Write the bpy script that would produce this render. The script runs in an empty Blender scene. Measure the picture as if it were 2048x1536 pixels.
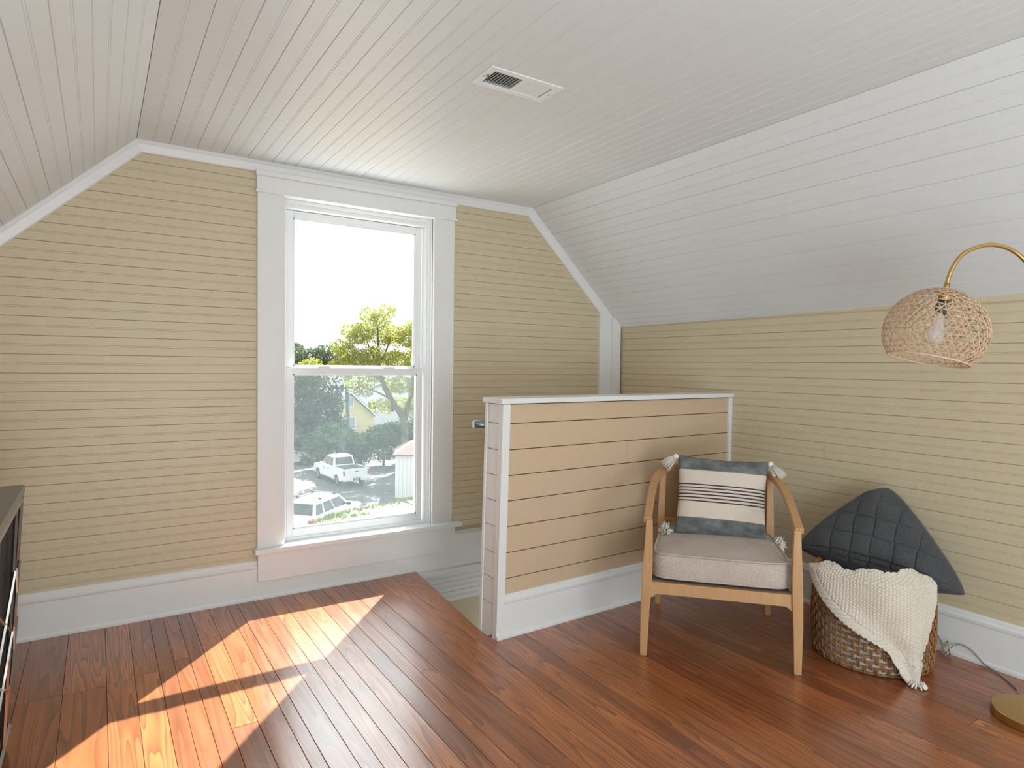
import bpy, bmesh, math, random
from mathutils import Vector, Matrix
import numpy as np
random.seed(7); rng = np.random.default_rng(7)
PI = math.pi
C = bpy.context.scene.collection

# ------------------------------------------------------------------ camera
H = 1.25
yaw, pitch, roll = map(math.radians, (32.949, -1.681, .693))
Fw = Vector((math.sin(yaw)*math.cos(pitch), math.cos(yaw)*math.cos(pitch), math.sin(pitch)))
Rt = Vector((math.cos(yaw), -math.sin(yaw), 0)); Up = Rt.cross(Fw)
R2 = math.cos(roll)*Rt + math.sin(roll)*Up; U2 = -math.sin(roll)*Rt + math.cos(roll)*Up
cd = bpy.data.cameras.new('camera'); cam = bpy.data.objects.new('camera', cd); C.objects.link(cam)
cd.sensor_width = 36; cd.lens = 36*1276.5/2048; cd.clip_start = .02; cd.clip_end = 500
m3 = Matrix((R2, U2, -Fw)).transposed()
cam.matrix_world = Matrix.Translation((0, 0, H)) @ m3.to_4x4()
bpy.context.scene.camera = cam

# ------------------------------------------------------------------ light, sky, exposure
sc = bpy.context.scene
sc.view_settings.view_transform = 'Standard'; sc.view_settings.look = 'None'
sc.view_settings.gamma = 1; sc.view_settings.use_curve_mapping = False
sc.view_settings.exposure = 0.42
w = bpy.data.worlds.new('sky'); sc.world = w; w.use_nodes = True
bg = w.node_tree.nodes['Background']; bg.inputs[0].default_value = (.93, .97, 1, 1); bg.inputs[1].default_value = 1.25
sd = bpy.data.lights.new('sun', 'SUN'); sd.energy = 16.5; sd.angle = math.radians(.5); sd.color = (1, .965, .9)
so = bpy.data.objects.new('sun', sd); C.objects.link(so)
SUN = Vector((-.86, -1, -1.2)).normalized()
so.rotation_euler = SUN.to_track_quat('-Z', 'Y').to_euler(); so.location = (10, 12, 14)
def area(name, loc, target, sx, sy, e, col):
    d = bpy.data.lights.new(name, 'AREA'); d.shape = 'RECTANGLE'; d.size = sx; d.size_y = sy; d.energy = e; d.color = col
    o = bpy.data.objects.new(name, d); C.objects.link(o); o.location = loc
    o.rotation_euler = (Vector(target)-Vector(loc)).to_track_quat('-Z', 'Y').to_euler(); return o
area('assumed_rear_fill', (1.05, -2.6, 1.25), (2.6, 2, 1.0), 2.4, 1.6, 50, (.90, .965, 1))  # added fill for an assumed window behind the camera, rear wall has no opening
area('ceiling_bounce_fill', (.55, -1.1, .4), (1.3, -.1, 2.3), 2.1, 1.4, 44, (.79, .925, 1))  # added upward fill bounced off the ceiling, no such lamp in the room
area('sky_fill_light', (4.4, 7.8, 5.4), (1.3, 3.5, 1.0), 6, 3.6, 420, (.9, .96, 1))  # added lamp outside above the view, strengthens sky light through the window
area('stairwell_fill', (3.0, 3.0, -.72), (1.8, 3.5, 0), .5, .5, 5, (.85, .95, 1))  # added fill for the stairwell wall, no window stands there

# ------------------------------------------------------------------ materials
def lin(c):
    return tuple(((x/255)/12.92 if x/255 <= .04045 else ((x/255+.055)/1.055)**2.4) for x in c)+(1,)
class N:
    def __init__(s, name):
        s.m = bpy.data.materials.new(name); s.m.use_nodes = True; s.t = s.m.node_tree; s.n = s.t.nodes; s.l = s.t.links
        s.b = s.n['Principled BSDF']
    def new(s, t, **k):
        o = s.n.new(t)
        for a, v in k.items(): setattr(o, a, v)
        return o
    def link(s, a, b): s.l.new(a, b)
    def sock(s, i, v):
        if hasattr(v, 'is_output') or isinstance(v, bpy.types.NodeSocket): s.l.new(v, i)
        else: i.default_value = v
    def math(s, op, a, b=0.0, c=None):
        o = s.new('ShaderNodeMath', operation=op); s.sock(o.inputs[0], a); s.sock(o.inputs[1], b)
        if c is not None: s.sock(o.inputs[2], c)
        return o.outputs[0]
    def mix(s, f, a, b, blend='MIX'):
        o = s.new('ShaderNodeMix', data_type='RGBA', blend_type=blend); s.sock(o.inputs[0], f); s.sock(o.inputs[6], a); s.sock(o.inputs[7], b)
        return o.outputs[2]
    def ramp(s, f, stops):
        o = s.new('ShaderNodeValToRGB'); s.link(f, o.inputs[0]); e = o.color_ramp.elements
        while len(e) < len(stops): e.new(.5)
        for q, (p, c) in zip(e, stops): q.position = p; q.color = c
        return o.outputs[0]
    def noise(s, vec, scale, detail=3, rough=.5, dist=0.0):
        o = s.new('ShaderNodeTexNoise'); s.link(vec, o.inputs['Vector']); o.inputs['Scale'].default_value = scale
        o.inputs['Detail'].default_value = detail; o.inputs['Roughness'].default_value = rough; o.inputs['Distortion'].default_value = dist
        return o.outputs[0]
    def vmul(s, v, k):
        o = s.new('ShaderNodeVectorMath', operation='MULTIPLY'); s.link(v, o.inputs[0]); o.inputs[1].default_value = k; return o.outputs[0]
    def bump(s, h, strength, dist):
        o = s.new('ShaderNodeBump'); s.link(h, o.inputs['Height']); o.inputs['Strength'].default_value = strength; o.inputs['Distance'].default_value = dist
        s.link(o.outputs[0], s.b.inputs['Normal'])
    def pos(s): return s.new('ShaderNodeNewGeometry').outputs['Position']
    def obj(s): return s.new('ShaderNodeTexCoord').outputs['Object']
    def uv(s): return s.new('ShaderNodeTexCoord').outputs['UV']
def flat(name, col, rough=.5, metal=0, spec=.5, nscale=0, namt=.06, bstr=.0, coat=0):
    a = N(name); a.b.inputs['Roughness'].default_value = rough; a.b.inputs['Metallic'].default_value = metal
    a.b.inputs['Specular IOR Level'].default_value = spec; a.b.inputs['Coat Weight'].default_value = coat
    c = lin(col)
    if nscale:
        n = a.noise(a.pos(), nscale, 3)
        a.link(a.mix(n, tuple(x*(1-namt) for x in c[:3])+(1,), tuple(min(1, x*(1+namt)) for x in c[:3])+(1,)), a.b.inputs['Base Color'])
        if bstr: a.bump(n, bstr, .002)
    else: a.b.inputs['Base Color'].default_value = c
    return a.m
WALL = flat('beige_wall_paint', (207, 194, 165), .42, nscale=35, namt=.035, bstr=.25)
WHITE = flat('white_trim_paint', (232, 233, 233), .35, nscale=25, namt=.02, bstr=.12)
CEIL = flat('white_ceiling_paint', (222, 226, 228), .4, nscale=30, namt=.03, bstr=.25)
VINYL = flat('white_vinyl', (238, 241, 243), .3, nscale=12, namt=.01)
DARKGAP = flat('dark_gap', (30, 20, 16), .9, nscale=20, namt=.2)
BRASS = flat('brushed_brass', (200, 167, 110), .32, metal=1, nscale=60, namt=.06)
BLACK = flat('black_lacquer', (10, 10, 12), .55, spec=.15, nscale=5, namt=.1)
SILVER = flat('grey_metal', (150, 146, 142), .3, metal=.85, nscale=40, namt=.1)
CHROME = flat('blued_steel', (140, 155, 165), .25, metal=.9, nscale=30, namt=.1)
BULB = None
def wood_floor():
    a = N('stained_pine_floor'); geo = a.pos(); oi = a.new('ShaderNodeObjectInfo').outputs['Random']
    comb = a.new('ShaderNodeCombineXYZ'); a.link(a.math('MULTIPLY', oi, 37.), comb.inputs[0]); a.link(a.math('MULTIPLY', oi, 91.), comb.inputs[1]); a.link(a.math('MULTIPLY', oi, 13.), comb.inputs[2])
    v = a.new('ShaderNodeVectorMath', operation='ADD'); a.link(geo, v.inputs[0]); a.link(comb.outputs[0], v.inputs[1]); P = v.outputs[0]
    st = a.vmul(P, (15, .75, 15))
    field = a.noise(st, 1.0, 1.5, .4, .15)
    rings = a.math('FRACT', a.math('MULTIPLY', field, a.math('ADD', 8., a.math('MULTIPLY', oi, 9.))))
    ring = a.math('POWER', rings, 1.6)
    fine = a.noise(a.vmul(P, (260, 5, 260)), 1, 3, .6)
    blot = a.noise(a.vmul(P, (6, 1.6, 6)), 1, 3, .6)
    base = a.ramp(a.math('ADD', a.math('MULTIPLY', oi, .45), a.math('MULTIPLY', blot, .6)), [(.15, lin((122, 60, 33))), (.45, lin((162, 88, 48))), (.7, lin((192, 112, 62))), (.95, lin((216, 142, 84)))])
    dark = a.mix(a.math('MULTIPLY', ring, .85), base, lin((78, 34, 20)))
    col = a.mix(a.math('MULTIPLY', fine, .35), dark, lin((186, 118, 66)))
    kn = a.new('ShaderNodeTexVoronoi'); a.link(a.vmul(P, (5, 1.3, 5)), kn.inputs['Vector']); kn.inputs['Scale'].default_value = .9
    kd = a.ramp(kn.outputs['Distance'], [(.02, (1, 1, 1, 1)), (.1, (0, 0, 0, 1))])
    col = a.mix(a.math('MULTIPLY', kd, .7), col, lin((48, 20, 12)))
    scr = a.noise(a.vmul(P, (320, 12, 1)), 1, 5, .75)
    sm = a.ramp(scr, [(.70, (0, 0, 0, 1)), (.76, (1, 1, 1, 1))])
    col = a.mix(a.math('MULTIPLY', sm, .3), col, lin((196, 140, 100)))
    a.link(col, a.b.inputs['Base Color'])
    a.link(a.math('ADD', .2, a.math('MULTIPLY', a.noise(a.vmul(P, (22, 5, 22)), 1, 4, .65), .26)), a.b.inputs['Roughness'])
    a.b.inputs['Coat Weight'].default_value = .7; a.b.inputs['Coat IOR'].default_value = 1.6; a.link(a.math('ADD', .17, a.math('MULTIPLY', a.noise(a.vmul(P, (9, 3, 9)), 1, 3, .6), .14)), a.b.inputs['Coat Roughness'])
    a.bump(a.math('ADD', ring, a.math('MULTIPLY', blot, 1.5)), .22, .0018)
    return a.m
FLOOR = wood_floor()
def light_wood():
    a = N('light_oak'); P = a.obj(); g = a.noise(a.vmul(P, (60, 60, 5)), 1, 4, .6, .6)
    a.link(a.mix(g, lin((176, 130, 86)), lin((204, 162, 114))), a.b.inputs['Base Color']); a.b.inputs['Roughness'].default_value = .5; a.bump(g, .15, .001); return a.m
OAK = light_wood()
def fabric(name, c1, c2, scale=420, rough=.95, bstr=.5):
    a = N(name); P = a.pos(); n1 = a.noise(a.vmul(P, (1, 1, .5)), scale, 2, .7); n2 = a.noise(P, 9, 3)
    f = a.math('ADD', a.math('MULTIPLY', n1, .8), a.math('MULTIPLY', n2, .2))
    a.link(a.ramp(f, [(.35, lin(c1)), (.65, lin(c2))]), a.b.inputs['Base Color']); a.b.inputs['Roughness'].default_value = rough
    a.b.inputs['Sheen Weight'].default_value = .15; a.bump(n1, bstr, .002); return a.m
CUSH = fabric('taupe_linen', (166, 150, 140), (212, 198, 188))
FELT = fabric('charcoal_felt', (54, 56, 58), (84, 86, 89), 300)
KNIT = fabric('cream_knit', (200, 190, 176), (228, 219, 206), 500, bstr=.4)
YARN = fabric('white_yarn', (226, 220, 210), (246, 242, 236), 500)
LINER = fabric('white_liner', (178, 176, 172), (214, 211, 206), 90)
def basket_mat():
    a = N('wicker'); P = a.pos(); n = a.noise(P, 90, 4, .7); n2 = a.noise(P, 14, 2)
    a.link(a.ramp(a.math('ADD', a.math('MULTIPLY', n, .6), a.math('MULTIPLY', n2, .4)), [(.3, lin((104, 66, 34))), (.52, lin((158, 108, 60))), (.72, lin((196, 150, 96)))]), a.b.inputs['Base Color'])
    a.b.inputs['Roughness'].default_value = .6; a.bump(n, .6, .003); return a.m
WICKER = basket_mat()
RATTAN = flat('pale_rattan', (216, 184, 152), .6, nscale=120, namt=.16, bstr=.4)
CANE = flat('cane_strand', (168, 128, 84), .55, nscale=150, namt=.2)
def pillow_mat():
    a = N('striped_cotton'); uv = a.uv(); sp = a.new('ShaderNodeSeparateXYZ'); a.link(uv, sp.inputs[0]); u, v = sp.outputs[0], sp.outputs[1]
    nz = a.noise(a.vmul(uv, (140, 140, 1)), 1, 2, .6); big = a.noise(a.vmul(uv, (5, 9, 1)), 1, 3, .6)
    dots = a.math('MULTIPLY', a.math('SINE', a.math('MULTIPLY', u, 460.)), a.math('SINE', a.math('MULTIPLY', v, 400.)))
    grey = a.mix(a.ramp(big, [(.35, (0, 0, 0, 1)), (.65, (1, 1, 1, 1))]), lin((66, 70, 70)), lin((116, 122, 122)))
    grey = a.mix(a.math('MULTIPLY', a.math('GREATER_THAN', dots, .3), .45), grey, lin((176, 176, 170)))
    slub = a.noise(a.vmul(uv, (14, 120, 1)), 1, 3, .6)
    cream = a.mix(slub, lin((206, 190, 176)), lin((232, 220, 208)))
    inc = a.math('MULTIPLY', a.math('GREATER_THAN', v, .235), a.math('LESS_THAN', v, .815))
    col = a.mix(inc, grey, cream)
    ph = a.math('FRACT', a.math('MULTIPLY', a.math('SUBTRACT', v, .425), 1/.0395))
    ins = a.math('MULTIPLY', a.math('GREATER_THAN', v, .425), a.math('LESS_THAN', v, .425+.0395*6))
    zig = a.math('MULTIPLY', a.math('ABSOLUTE', a.math('SINE', a.math('MULTIPLY', u, 210.))), .14)
    stripe = a.math('MULTIPLY', ins, a.math('LESS_THAN', ph, a.math('ADD', .3, zig)))
    col = a.mix(stripe, col, lin((58, 57, 56)))
    a.link(col, a.b.inputs['Base Color']); a.b.inputs['Roughness'].default_value = .95
    a.bump(a.math('ADD', nz, a.math('MULTIPLY', dots, .5)), .5, .002); return a.m
STRIPED = pillow_mat()
def glass():
    a = N('window_glass'); t = a.new('ShaderNodeBsdfTransparent'); g = a.new('ShaderNodeBsdfGlossy'); g.inputs['Roughness'].default_value = .02
    m = a.new('ShaderNodeMixShader'); m.inputs[0].default_value = .05
    a.link(t.outputs[0], m.inputs[1]); a.link(g.outputs[0], m.inputs[2])
    a.link(m.outputs[0], a.n['Material Output'].inputs[0]); t.inputs[0].default_value = (.97, .99, .98, 1); return a.m
GLASS = glass()
def screen():
    a = N('insect_screen'); t = a.new('ShaderNodeBsdfTransparent'); d = a.new('ShaderNodeBsdfTranslucent'); d.inputs[0].default_value = (.54, .66, .72, 1)
    n = a.noise(a.pos(), 60, 4, .7); f = a.math('ADD', .016, a.math('MULTIPLY', n, .045))
    m = a.new('ShaderNodeMixShader'); a.link(f, m.inputs[0]); a.link(t.outputs[0], m.inputs[1]); a.link(d.outputs[0], m.inputs[2])
    a.link(m.outputs[0], a.n['Material Output'].inputs[0]); return a.m
SCREEN = screen()
def bulbm():
    a = N('frosted_bulb'); a.b.inputs['Base Color'].default_value = (.85, .83, .82, 1); a.b.inputs['Roughness'].default_value = .25; a.b.inputs['Transmission Weight'].default_value = .35; return a.m
BULB = bulbm()

# ------------------------------------------------------------------ mesh helpers
def link(name, verts, faces, mat, parent=None, smooth=False, uvs=None):
    me = bpy.data.meshes.new(name); me.from_pydata([tuple(v) for v in verts], [], faces); me.validate(); me.update()
    if mat: me.materials.append(mat)
    o = bpy.data.objects.new(name, me); C.objects.link(o)
    if smooth: me.polygons.foreach_set('use_smooth', [True]*len(me.polygons))
    if uvs is not None:
        L = me.uv_layers.new(name='UVMap')
        for lp in me.loops: L.data[lp.index].uv = uvs[lp.vertex_index]
    if parent: o.parent = parent
    return o
def tag(o, label=None, cat=None, group=None, kind=None):
    if label: o['label'] = label
    if cat: o['category'] = cat
    if group: o['group'] = group
    if kind: o['kind'] = kind
    return o
def empty(name, loc=(0, 0, 0), **k):
    o = bpy.data.objects.new(name, None); C.objects.link(o); o.empty_display_size = .1
    o.location = (0, 0, 0)      # parts carry world coordinates; origin moved to the base at the end
    o['base'] = loc
    return tag(o, **k)
class MB:
    def __init__(s): s.v = []; s.f = []
    def add(s, vs, fs):
        k = len(s.v); s.v += [tuple(v) for v in vs]; s.f += [tuple(i+k for i in f) for f in fs]; return s
    def box(s, x0, x1, y0, y1, z0, z1):
        return s.hexa([(x0, y0, z0), (x1, y0, z0), (x1, y1, z0), (x0, y1, z0), (x0, y0, z1), (x1, y0, z1), (x1, y1, z1), (x0, y1, z1)])
    def hexa(s, p): return s.add(p, [(0, 3, 2, 1), (4, 5, 6, 7), (0, 1, 5, 4), (1, 2, 6, 5), (2, 3, 7, 6), (3, 0, 4, 7)])
    def prism(s, base, off):
        n = len(base); off = Vector(off); vs = [Vector(p) for p in base]+[Vector(p)+off for p in base]
        return s.add(vs, [tuple(range(n))[::-1], tuple(range(n, 2*n))]+[(i, (i+1) % n, n+(i+1) % n, n+i) for i in range(n)])
    def sweep(s, path, prof, up=(0, 0, 1), closed=False, scale=None, cap=True):
        path = [Vector(p) for p in path]; up = Vector(up); n = len(path); k = len(prof); vs = []
        for i, p in enumerate(path):
            a = path[(i-1) % n] if (closed or i > 0) else p; b = path[(i+1) % n] if (closed or i < n-1) else p
            t = (b-a).normalized(); x = t.cross(up)
            if x.length < 1e-4: x = t.cross(Vector((0, 1, 0)))
            x.normalize(); y = x.cross(t).normalized(); q = scale[i] if scale else 1
            vs += [p+x*(u*q)+y*(v*q) for u, v in prof]
        fs = []
        for i in range(n if closed else n-1):
            j = (i+1) % n
            fs += [(i*k+m, i*k+(m+1) % k, j*k+(m+1) % k, j*k+m) for m in range(k)]
        if cap and not closed: fs += [tuple(range(k))[::-1], tuple((n-1)*k+m for m in range(k))]
        return s.add(vs, fs)
    def tube(s, path, r, k=8, closed=False, radii=None, up=(0, 0, 1)):
        prof = [(r*math.cos(2*PI*i/k), r*math.sin(2*PI*i/k)) for i in range(k)]
        return s.sweep(path, prof, up, closed, [q/r for q in radii] if radii else None)
    def lathe(s, prof, axis=(0, 0, 0), k=32, M=None):
        vs = []; n = len(prof)
        for i in range(k):
            a = 2*PI*i/k
            for r, z in prof: vs.append(Vector((r*math.cos(a), r*math.sin(a), z)))
        if M is not None: vs = [M @ v for v in vs]
        vs = [v+Vector(axis) for v in vs]
        return s.add(vs, [(i*n+j, ((i+1) % k)*n+j, ((i+1) % k)*n+j+1, i*n+j+1) for i in range(k) for j in range(n-1)])
    def build(s, name, mat, parent=None, smooth=False, bevel=0, seg=2):
        o = link(name, s.v, s.f, mat, parent, smooth)
        if bevel:
            bm = bmesh.new(); bm.from_mesh(o.data); bmesh.ops.recalc_face_normals(bm, faces=bm.faces)
            ed = [e for e in bm.edges if len(e.link_faces) == 2 and e.calc_face_angle(0) > .5]
            bmesh.ops.bevel(bm, geom=ed, offset=bevel, segments=seg, affect='EDGES', profile=.6, clamp_overlap=True); bm.to_mesh(o.data); bm.free()
        elif len(s.f) < 4000:
            bm = bmesh.new(); bm.from_mesh(o.data); bmesh.ops.recalc_face_normals(bm, faces=bm.faces); bm.to_mesh(o.data); bm.free()
        return o
def box(name, b, mat, parent=None, bevel=0): return MB().box(*b).build(name, mat, parent, bevel=bevel)
def grid(nu, nv, fn):
    vs = [fn(i/nu, j/nv) for j in range(nv+1) for i in range(nu+1)]
    fs = [(j*(nu+1)+i, j*(nu+1)+i+1, (j+1)*(nu+1)+i+1, (j+1)*(nu+1)+i) for j in range(nv) for i in range(nu)]
    uv = [(i/nu, j/nv) for j in range(nv+1) for i in range(nu+1)]
    return vs, fs, uv
def catmull(P, n=6):
    P = [Vector(p) for p in P]; out = []
    for i in range(len(P)-1):
        a = P[max(i-1, 0)]; b = P[i]; c = P[i+1]; d = P[min(i+2, len(P)-1)]
        for k in range(n):
            t = k/n; out.append(.5*((2*b)+(c-a)*t+(2*a-5*b+4*c-d)*t*t+(3*b-a-3*c+d)*t**3))
    return out+[P[-1]]

# beadboard: boards lie across s, run along r, face n
def board(parent, O, S, R, Nn, s0, s1, ra, rb, mat, bead=True, g=.0023, name='board', th=.012):
    O, S, R, Nn = map(Vector, (O, S, R, Nn)); mid = (s0+s1)/2
    pr = [(s0+.0004, -g), (s0+g*.8, 0)]
    if bead and s1-s0 > .05: pr += [(mid-.005, 0), (mid-.0038, -g*.8), (mid-.0022, -.0003), (mid+.0022, -.0003), (mid+.0038, -g*.8), (mid+.005, 0)]
    pr += [(s1-g*.8, 0), (s1-.0004, -g)]
    pr = [(s0+.0004, -th)]+pr+[(s1-.0004, -th)]
    vs = []
    for f in (ra, rb):
        for s, d in pr:
            r = f(s) if callable(f) else f
            vs.append(O+S*s+R*r+Nn*d)
    n = len(pr); fs = [(i, i+1, n+i+1, n+i) for i in range(n-1)]+[tuple(range(n))[::-1], tuple(range(n, 2*n))]
    o = link(name, vs, fs, mat, parent)
    bm = bmesh.new(); bm.from_mesh(o.data); bmesh.ops.recalc_face_normals(bm, faces=bm.faces); bm.to_mesh(o.data); bm.free()
    return o

# ------------------------------------------------------------------ room shell
YB = 3.526; ZC = 2.29; XL = .156; XR = 2.414; KN = 1.535; LW = -.6; BK = -2.8
def xr(y): return 3.19+.0195*(y-2.5)          # right wall plane, slightly out of square
SR = (XR, 0, ZC)
def st(o, label, cat): return tag(o, label, cat, kind='structure')
# back wall
m = MB(); t0, t1 = YB+.012, YB+.13
for b in [(-.85, .832, -2.2, 2.6), (1.705, 3.5, -2.2, 2.6), (.832, 1.705, 2.13, 2.6), (.832, 1.705, -2.2, .245)]:
    m.box(b[0], b[1], t0, t1, b[2], b[3])
wb = st(m.build('wall_back', WALL), 'beige beadboard gable wall around the tall window', 'wall')
def lslope(z): return XL-(ZC-z)*1.055          # x of left slope at height z
def rslope(z): return min(XR+(ZC-z)*1.055, 3.2)
z = 1.190-.0838*13
rows = []
while z < ZC: rows.append((z, min(z+.0838, ZC))); z += .0838
for a, b in rows:
    if b < .2: continue
    ra = lambda s: max(lslope(s), LW); 
    board(wb, (0, YB, 0), (0, 0, 1), (1, 0, 0), (0, -1, 0), a, b, (lambda s: max(lslope(s), LW)), .70, WALL)
    board(wb, (0, YB, 0), (0, 0, 1), (1, 0, 0), (0, -1, 0), a, b, 1.835, (lambda s: min(rslope(s), 3.03)), WALL)
# white beadboard of the stairwell
for i in range(3):
    board(wb, (0, YB, 0), (0, 0, 1), (1, 0, 0), (0, -1, 0), -.235+.0627*i, -.235+.0627*(i+1), 1.5, 3.2, WHITE)
# right wall
Rd = Vector((.0195, 1, 0)).normalized(); Rn = Vector((-1, .0195, 0)).normalized()
m = MB(); m.hexa([(xr(BK)+.012, BK, -2.2), (xr(BK)+.15, BK, -2.2), (xr(3.7)+.15, 3.7, -2.2), (xr(3.7)+.012, 3.7, -2.2), (xr(BK)+.012, BK, 1.75), (xr(BK)+.15, BK, 1.75), (xr(3.7)+.15, 3.7, 1.75), (xr(3.7)+.012, 3.7, 1.75)])
wr = st(m.build('wall_right', WALL), 'low beige beadboard knee wall on the right', 'wall')
z = 1.116-.0836*12
while z < KN:
    if abs(z-.78) < .05:
        board(wr, (xr(0), 0, 0), (0, 0, 1), Rd, Rn, z, min(z+.0836, KN), BK, 1.9, WALL); board(wr, (xr(0), 0, 0), (0, 0, 1), Rd, Rn, z, min(z+.0836, KN), 1.9015, YB, WALL)
    else: board(wr, (xr(0), 0, 0), (0, 0, 1), Rd, Rn, z, min(z+.0836, KN), BK, YB, WALL)
    z += .0836
# left knee wall, rear wall
wl = st(box('wall_left', (LW-.12, LW, BK, 3.66, -.05, 1.75), WALL), 'low beige knee wall on the left', 'wall')
wk = st(box('wall_rear', (-.8, 3.5, BK-.12, BK, -.05, 2.6), WALL), 'plain beige wall behind the camera', 'wall')
# ceiling: flat + slopes, backings
ce = st(box('ceiling', (XL-.02, XR+.02, BK, 3.66, ZC+.012, ZC+.1), CEIL), 'white painted beadboard ceiling, flat middle part', 'ceiling')
ls = (-.7071, 0, -.7071)
def slope(name, x0, sx, label):
    d = Vector((sx*.7255, 0, -.6882)); n = Vector((-sx*.6882, 0, -.7255))
    o = Vector((x0, 0, ZC)); L = 1.16
    a = o-n*.012; b = o-n*.1
    m = MB().prism([a-d*.02+Vector((0, BK, 0)), a+d*L+Vector((0, BK, 0)), b+d*L+Vector((0, BK, 0)), b-d*.06+Vector((0, BK, 0))], (0, 3.66-BK, 0))
    p = st(m.build(name, CEIL), label, 'ceiling'); return p, o, d, n
cl, ol, dl, nl = slope('ceiling_left', XL, -1, 'white beadboard slope of the ceiling on the left')
cr, orr, dr, nr = slope('ceiling_right', XR, 1, 'white beadboard slope of the ceiling on the right')
x = .878-.1172*6; 
xs = [XL, x] if x-XL > .02 else [XL]
x = xs[-1]+.1172 if len(xs) > 1 else x+.1172
while x < XR-.03: xs.append(x); x += .1172
xs.append(XR)
VX0, VX1, VY0, VY1 = 1.175, 1.44, 1.952, 2.062
for i, (a, b) in enumerate(zip(xs, xs[1:])):
    segs = [(BK, YB)]
    if b > VX0 and a < VX1: segs = [(BK, VY0), (VY1, YB)]
    elif i % 4 == 1: c = random.uniform(.2, 3); segs = [(BK, c), (c+.0008, YB)]
    if len(segs) == 2 and segs[0][1] == VY0:
        if a < VX0-.002: board(ce, (0, 0, ZC), (1, 0, 0), (0, 1, 0), (0, 0, -1), a, VX0, VY0, VY1, CEIL, bead=False)
        if b > VX1+.002: board(ce, (0, 0, ZC), (1, 0, 0), (0, 1, 0), (0, 0, -1), VX1, b, VY0, VY1, CEIL, bead=False)
    for u, v in segs: board(ce, (0, 0, ZC), (1, 0, 0), (0, 1, 0), (0, 0, -1), a, b, u, v, CEIL, bead=(b-a > .09))
for par, o, d, n, cuts in ((cl, ol, dl, nl, 1), (cr, orr, dr, nr, 0)):
    s = 0.0; i = 0
    while s < 1.10:
        e = min(s+.1130, 1.105)
        if cuts and .12 < s < .8: segs = [(BK, 3.03), (3.0308, YB)]
        elif not cuts and i == 1: segs = [(BK, 2.95), (2.9508, YB)]
        else: segs = [(BK, YB)]
        for u, v in segs: board(par, o, d, (0, 1, 0), n, s, e, u, v, CEIL)
        s = e+1e-5; i += 1
        if e >= 1.105: break
# crown trim along the gable wall
def mitre(path, prof):      # prof: (offset into the room below the ceiling line, offset from wall)
    vs = []; n = len(path); k = len(prof)
    for i, p in enumerate(path):
        p = Vector((p[0], p[1])); a = Vector(path[max(i-1, 0)][:2]) if i else None; b = Vector(path[i+1][:2]) if i < n-1 else None
        ns = []
        for q, r in ((a, p), (p, b)):
            if q is None or r is None: continue
            t = (r-q).normalized(); ns.append(Vector((t.y, -t.x)))
        nn = sum(ns, Vector((0, 0))).normalized(); sc_ = 1/max(.3, nn.dot(ns[0]))
        for off, y in prof: vs.append((p.x+nn.x*off*sc_, YB-y, p.y+nn.y*off*sc_))
    fs = [(i*k+j, i*k+(j+1) % k, (i+1)*k+(j+1) % k, (i+1)*k+j) for i in range(n-1) for j in range(k)]
    return vs, fs
pts = [(lslope(1.5), 1.5), (XL, ZC), (XR, ZC), (XR+(ZC-1.52)*1.055, 1.52)]
v, f = mitre(pts, [(-.005, -.005), (-.005, .026), (.012, .026), (.018, .02), (.05, .014), (.055, .008), (.055, -.005)])
m = MB(); m.add(v, f); st(m.build('trim_1', WHITE), 'white crown moulding following ceiling and slopes over the gable wall', 'moulding')
# corner boards right of the stair
st(MB().box(3.022, 3.125, YB-.018, YB+.012, -.3, 1.66).build('trim_2', WHITE, bevel=.002), 'flat white corner board at the far right of the gable wall', 'moulding')
st(MB().box(3.125, 3.196, YB-.045, YB+.012, -.3, 1.60).build('trim_3', WHITE, bevel=.003), 'proud white corner post beside the right wall', 'moulding')
# baseboards
BP = [(0, 0), (.024, 0), (.024, .012), (.02, .02), (.015, .022), (.015, .163), (.019, .167), (.021, .176), (.021, .183), (.013, .19), (.013, .2), (.006, .207), (0, .207)]
def baseboard(name, a, b, label):
    a = Vector(a); b = Vector(b); t = (b-a).normalized(); n = Vector((t.y, -t.x, 0)); vs = []
    for p in (a, b): vs += [p+n*u+Vector((0, 0, v)) for u, v in BP]
    k = len(BP); o = link(name, vs, [(i, (i+1) % k, k+(i+1) % k, k+i) for i in range(k)]+[tuple(range(k)), tuple(range(k, 2*k))], WHITE)
    bm = bmesh.new(); bm.from_mesh(o.data); bmesh.ops.recalc_face_normals(bm, faces=bm.faces); bm.to_mesh(o.data); bm.free()
    return st(o, label, 'baseboard')
baseboard('baseboard_back', (LW, YB, 0), (1.603, YB, 0), 'tall white baseboard along the gable wall under the window')
bs = MB().box(1.603, 3.03, YB-.015, YB+.012, -.02, .17); bs.box(1.603, 3.03, YB-.021, YB, .167, .19); bs.box(1.603, 3.03, YB-.013, YB, .19, .207); bs.box(1.603, 3.19, YB-.022, YB+.012, -.047, -.02)
st(bs.build('baseboard_stair', WHITE), 'white baseboard continuing over the stair opening', 'baseboard')
baseboard('baseboard_right', (xr(YB), YB, 0), (xr(BK), BK, 0), 'tall white baseboard along the right knee wall')
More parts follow.
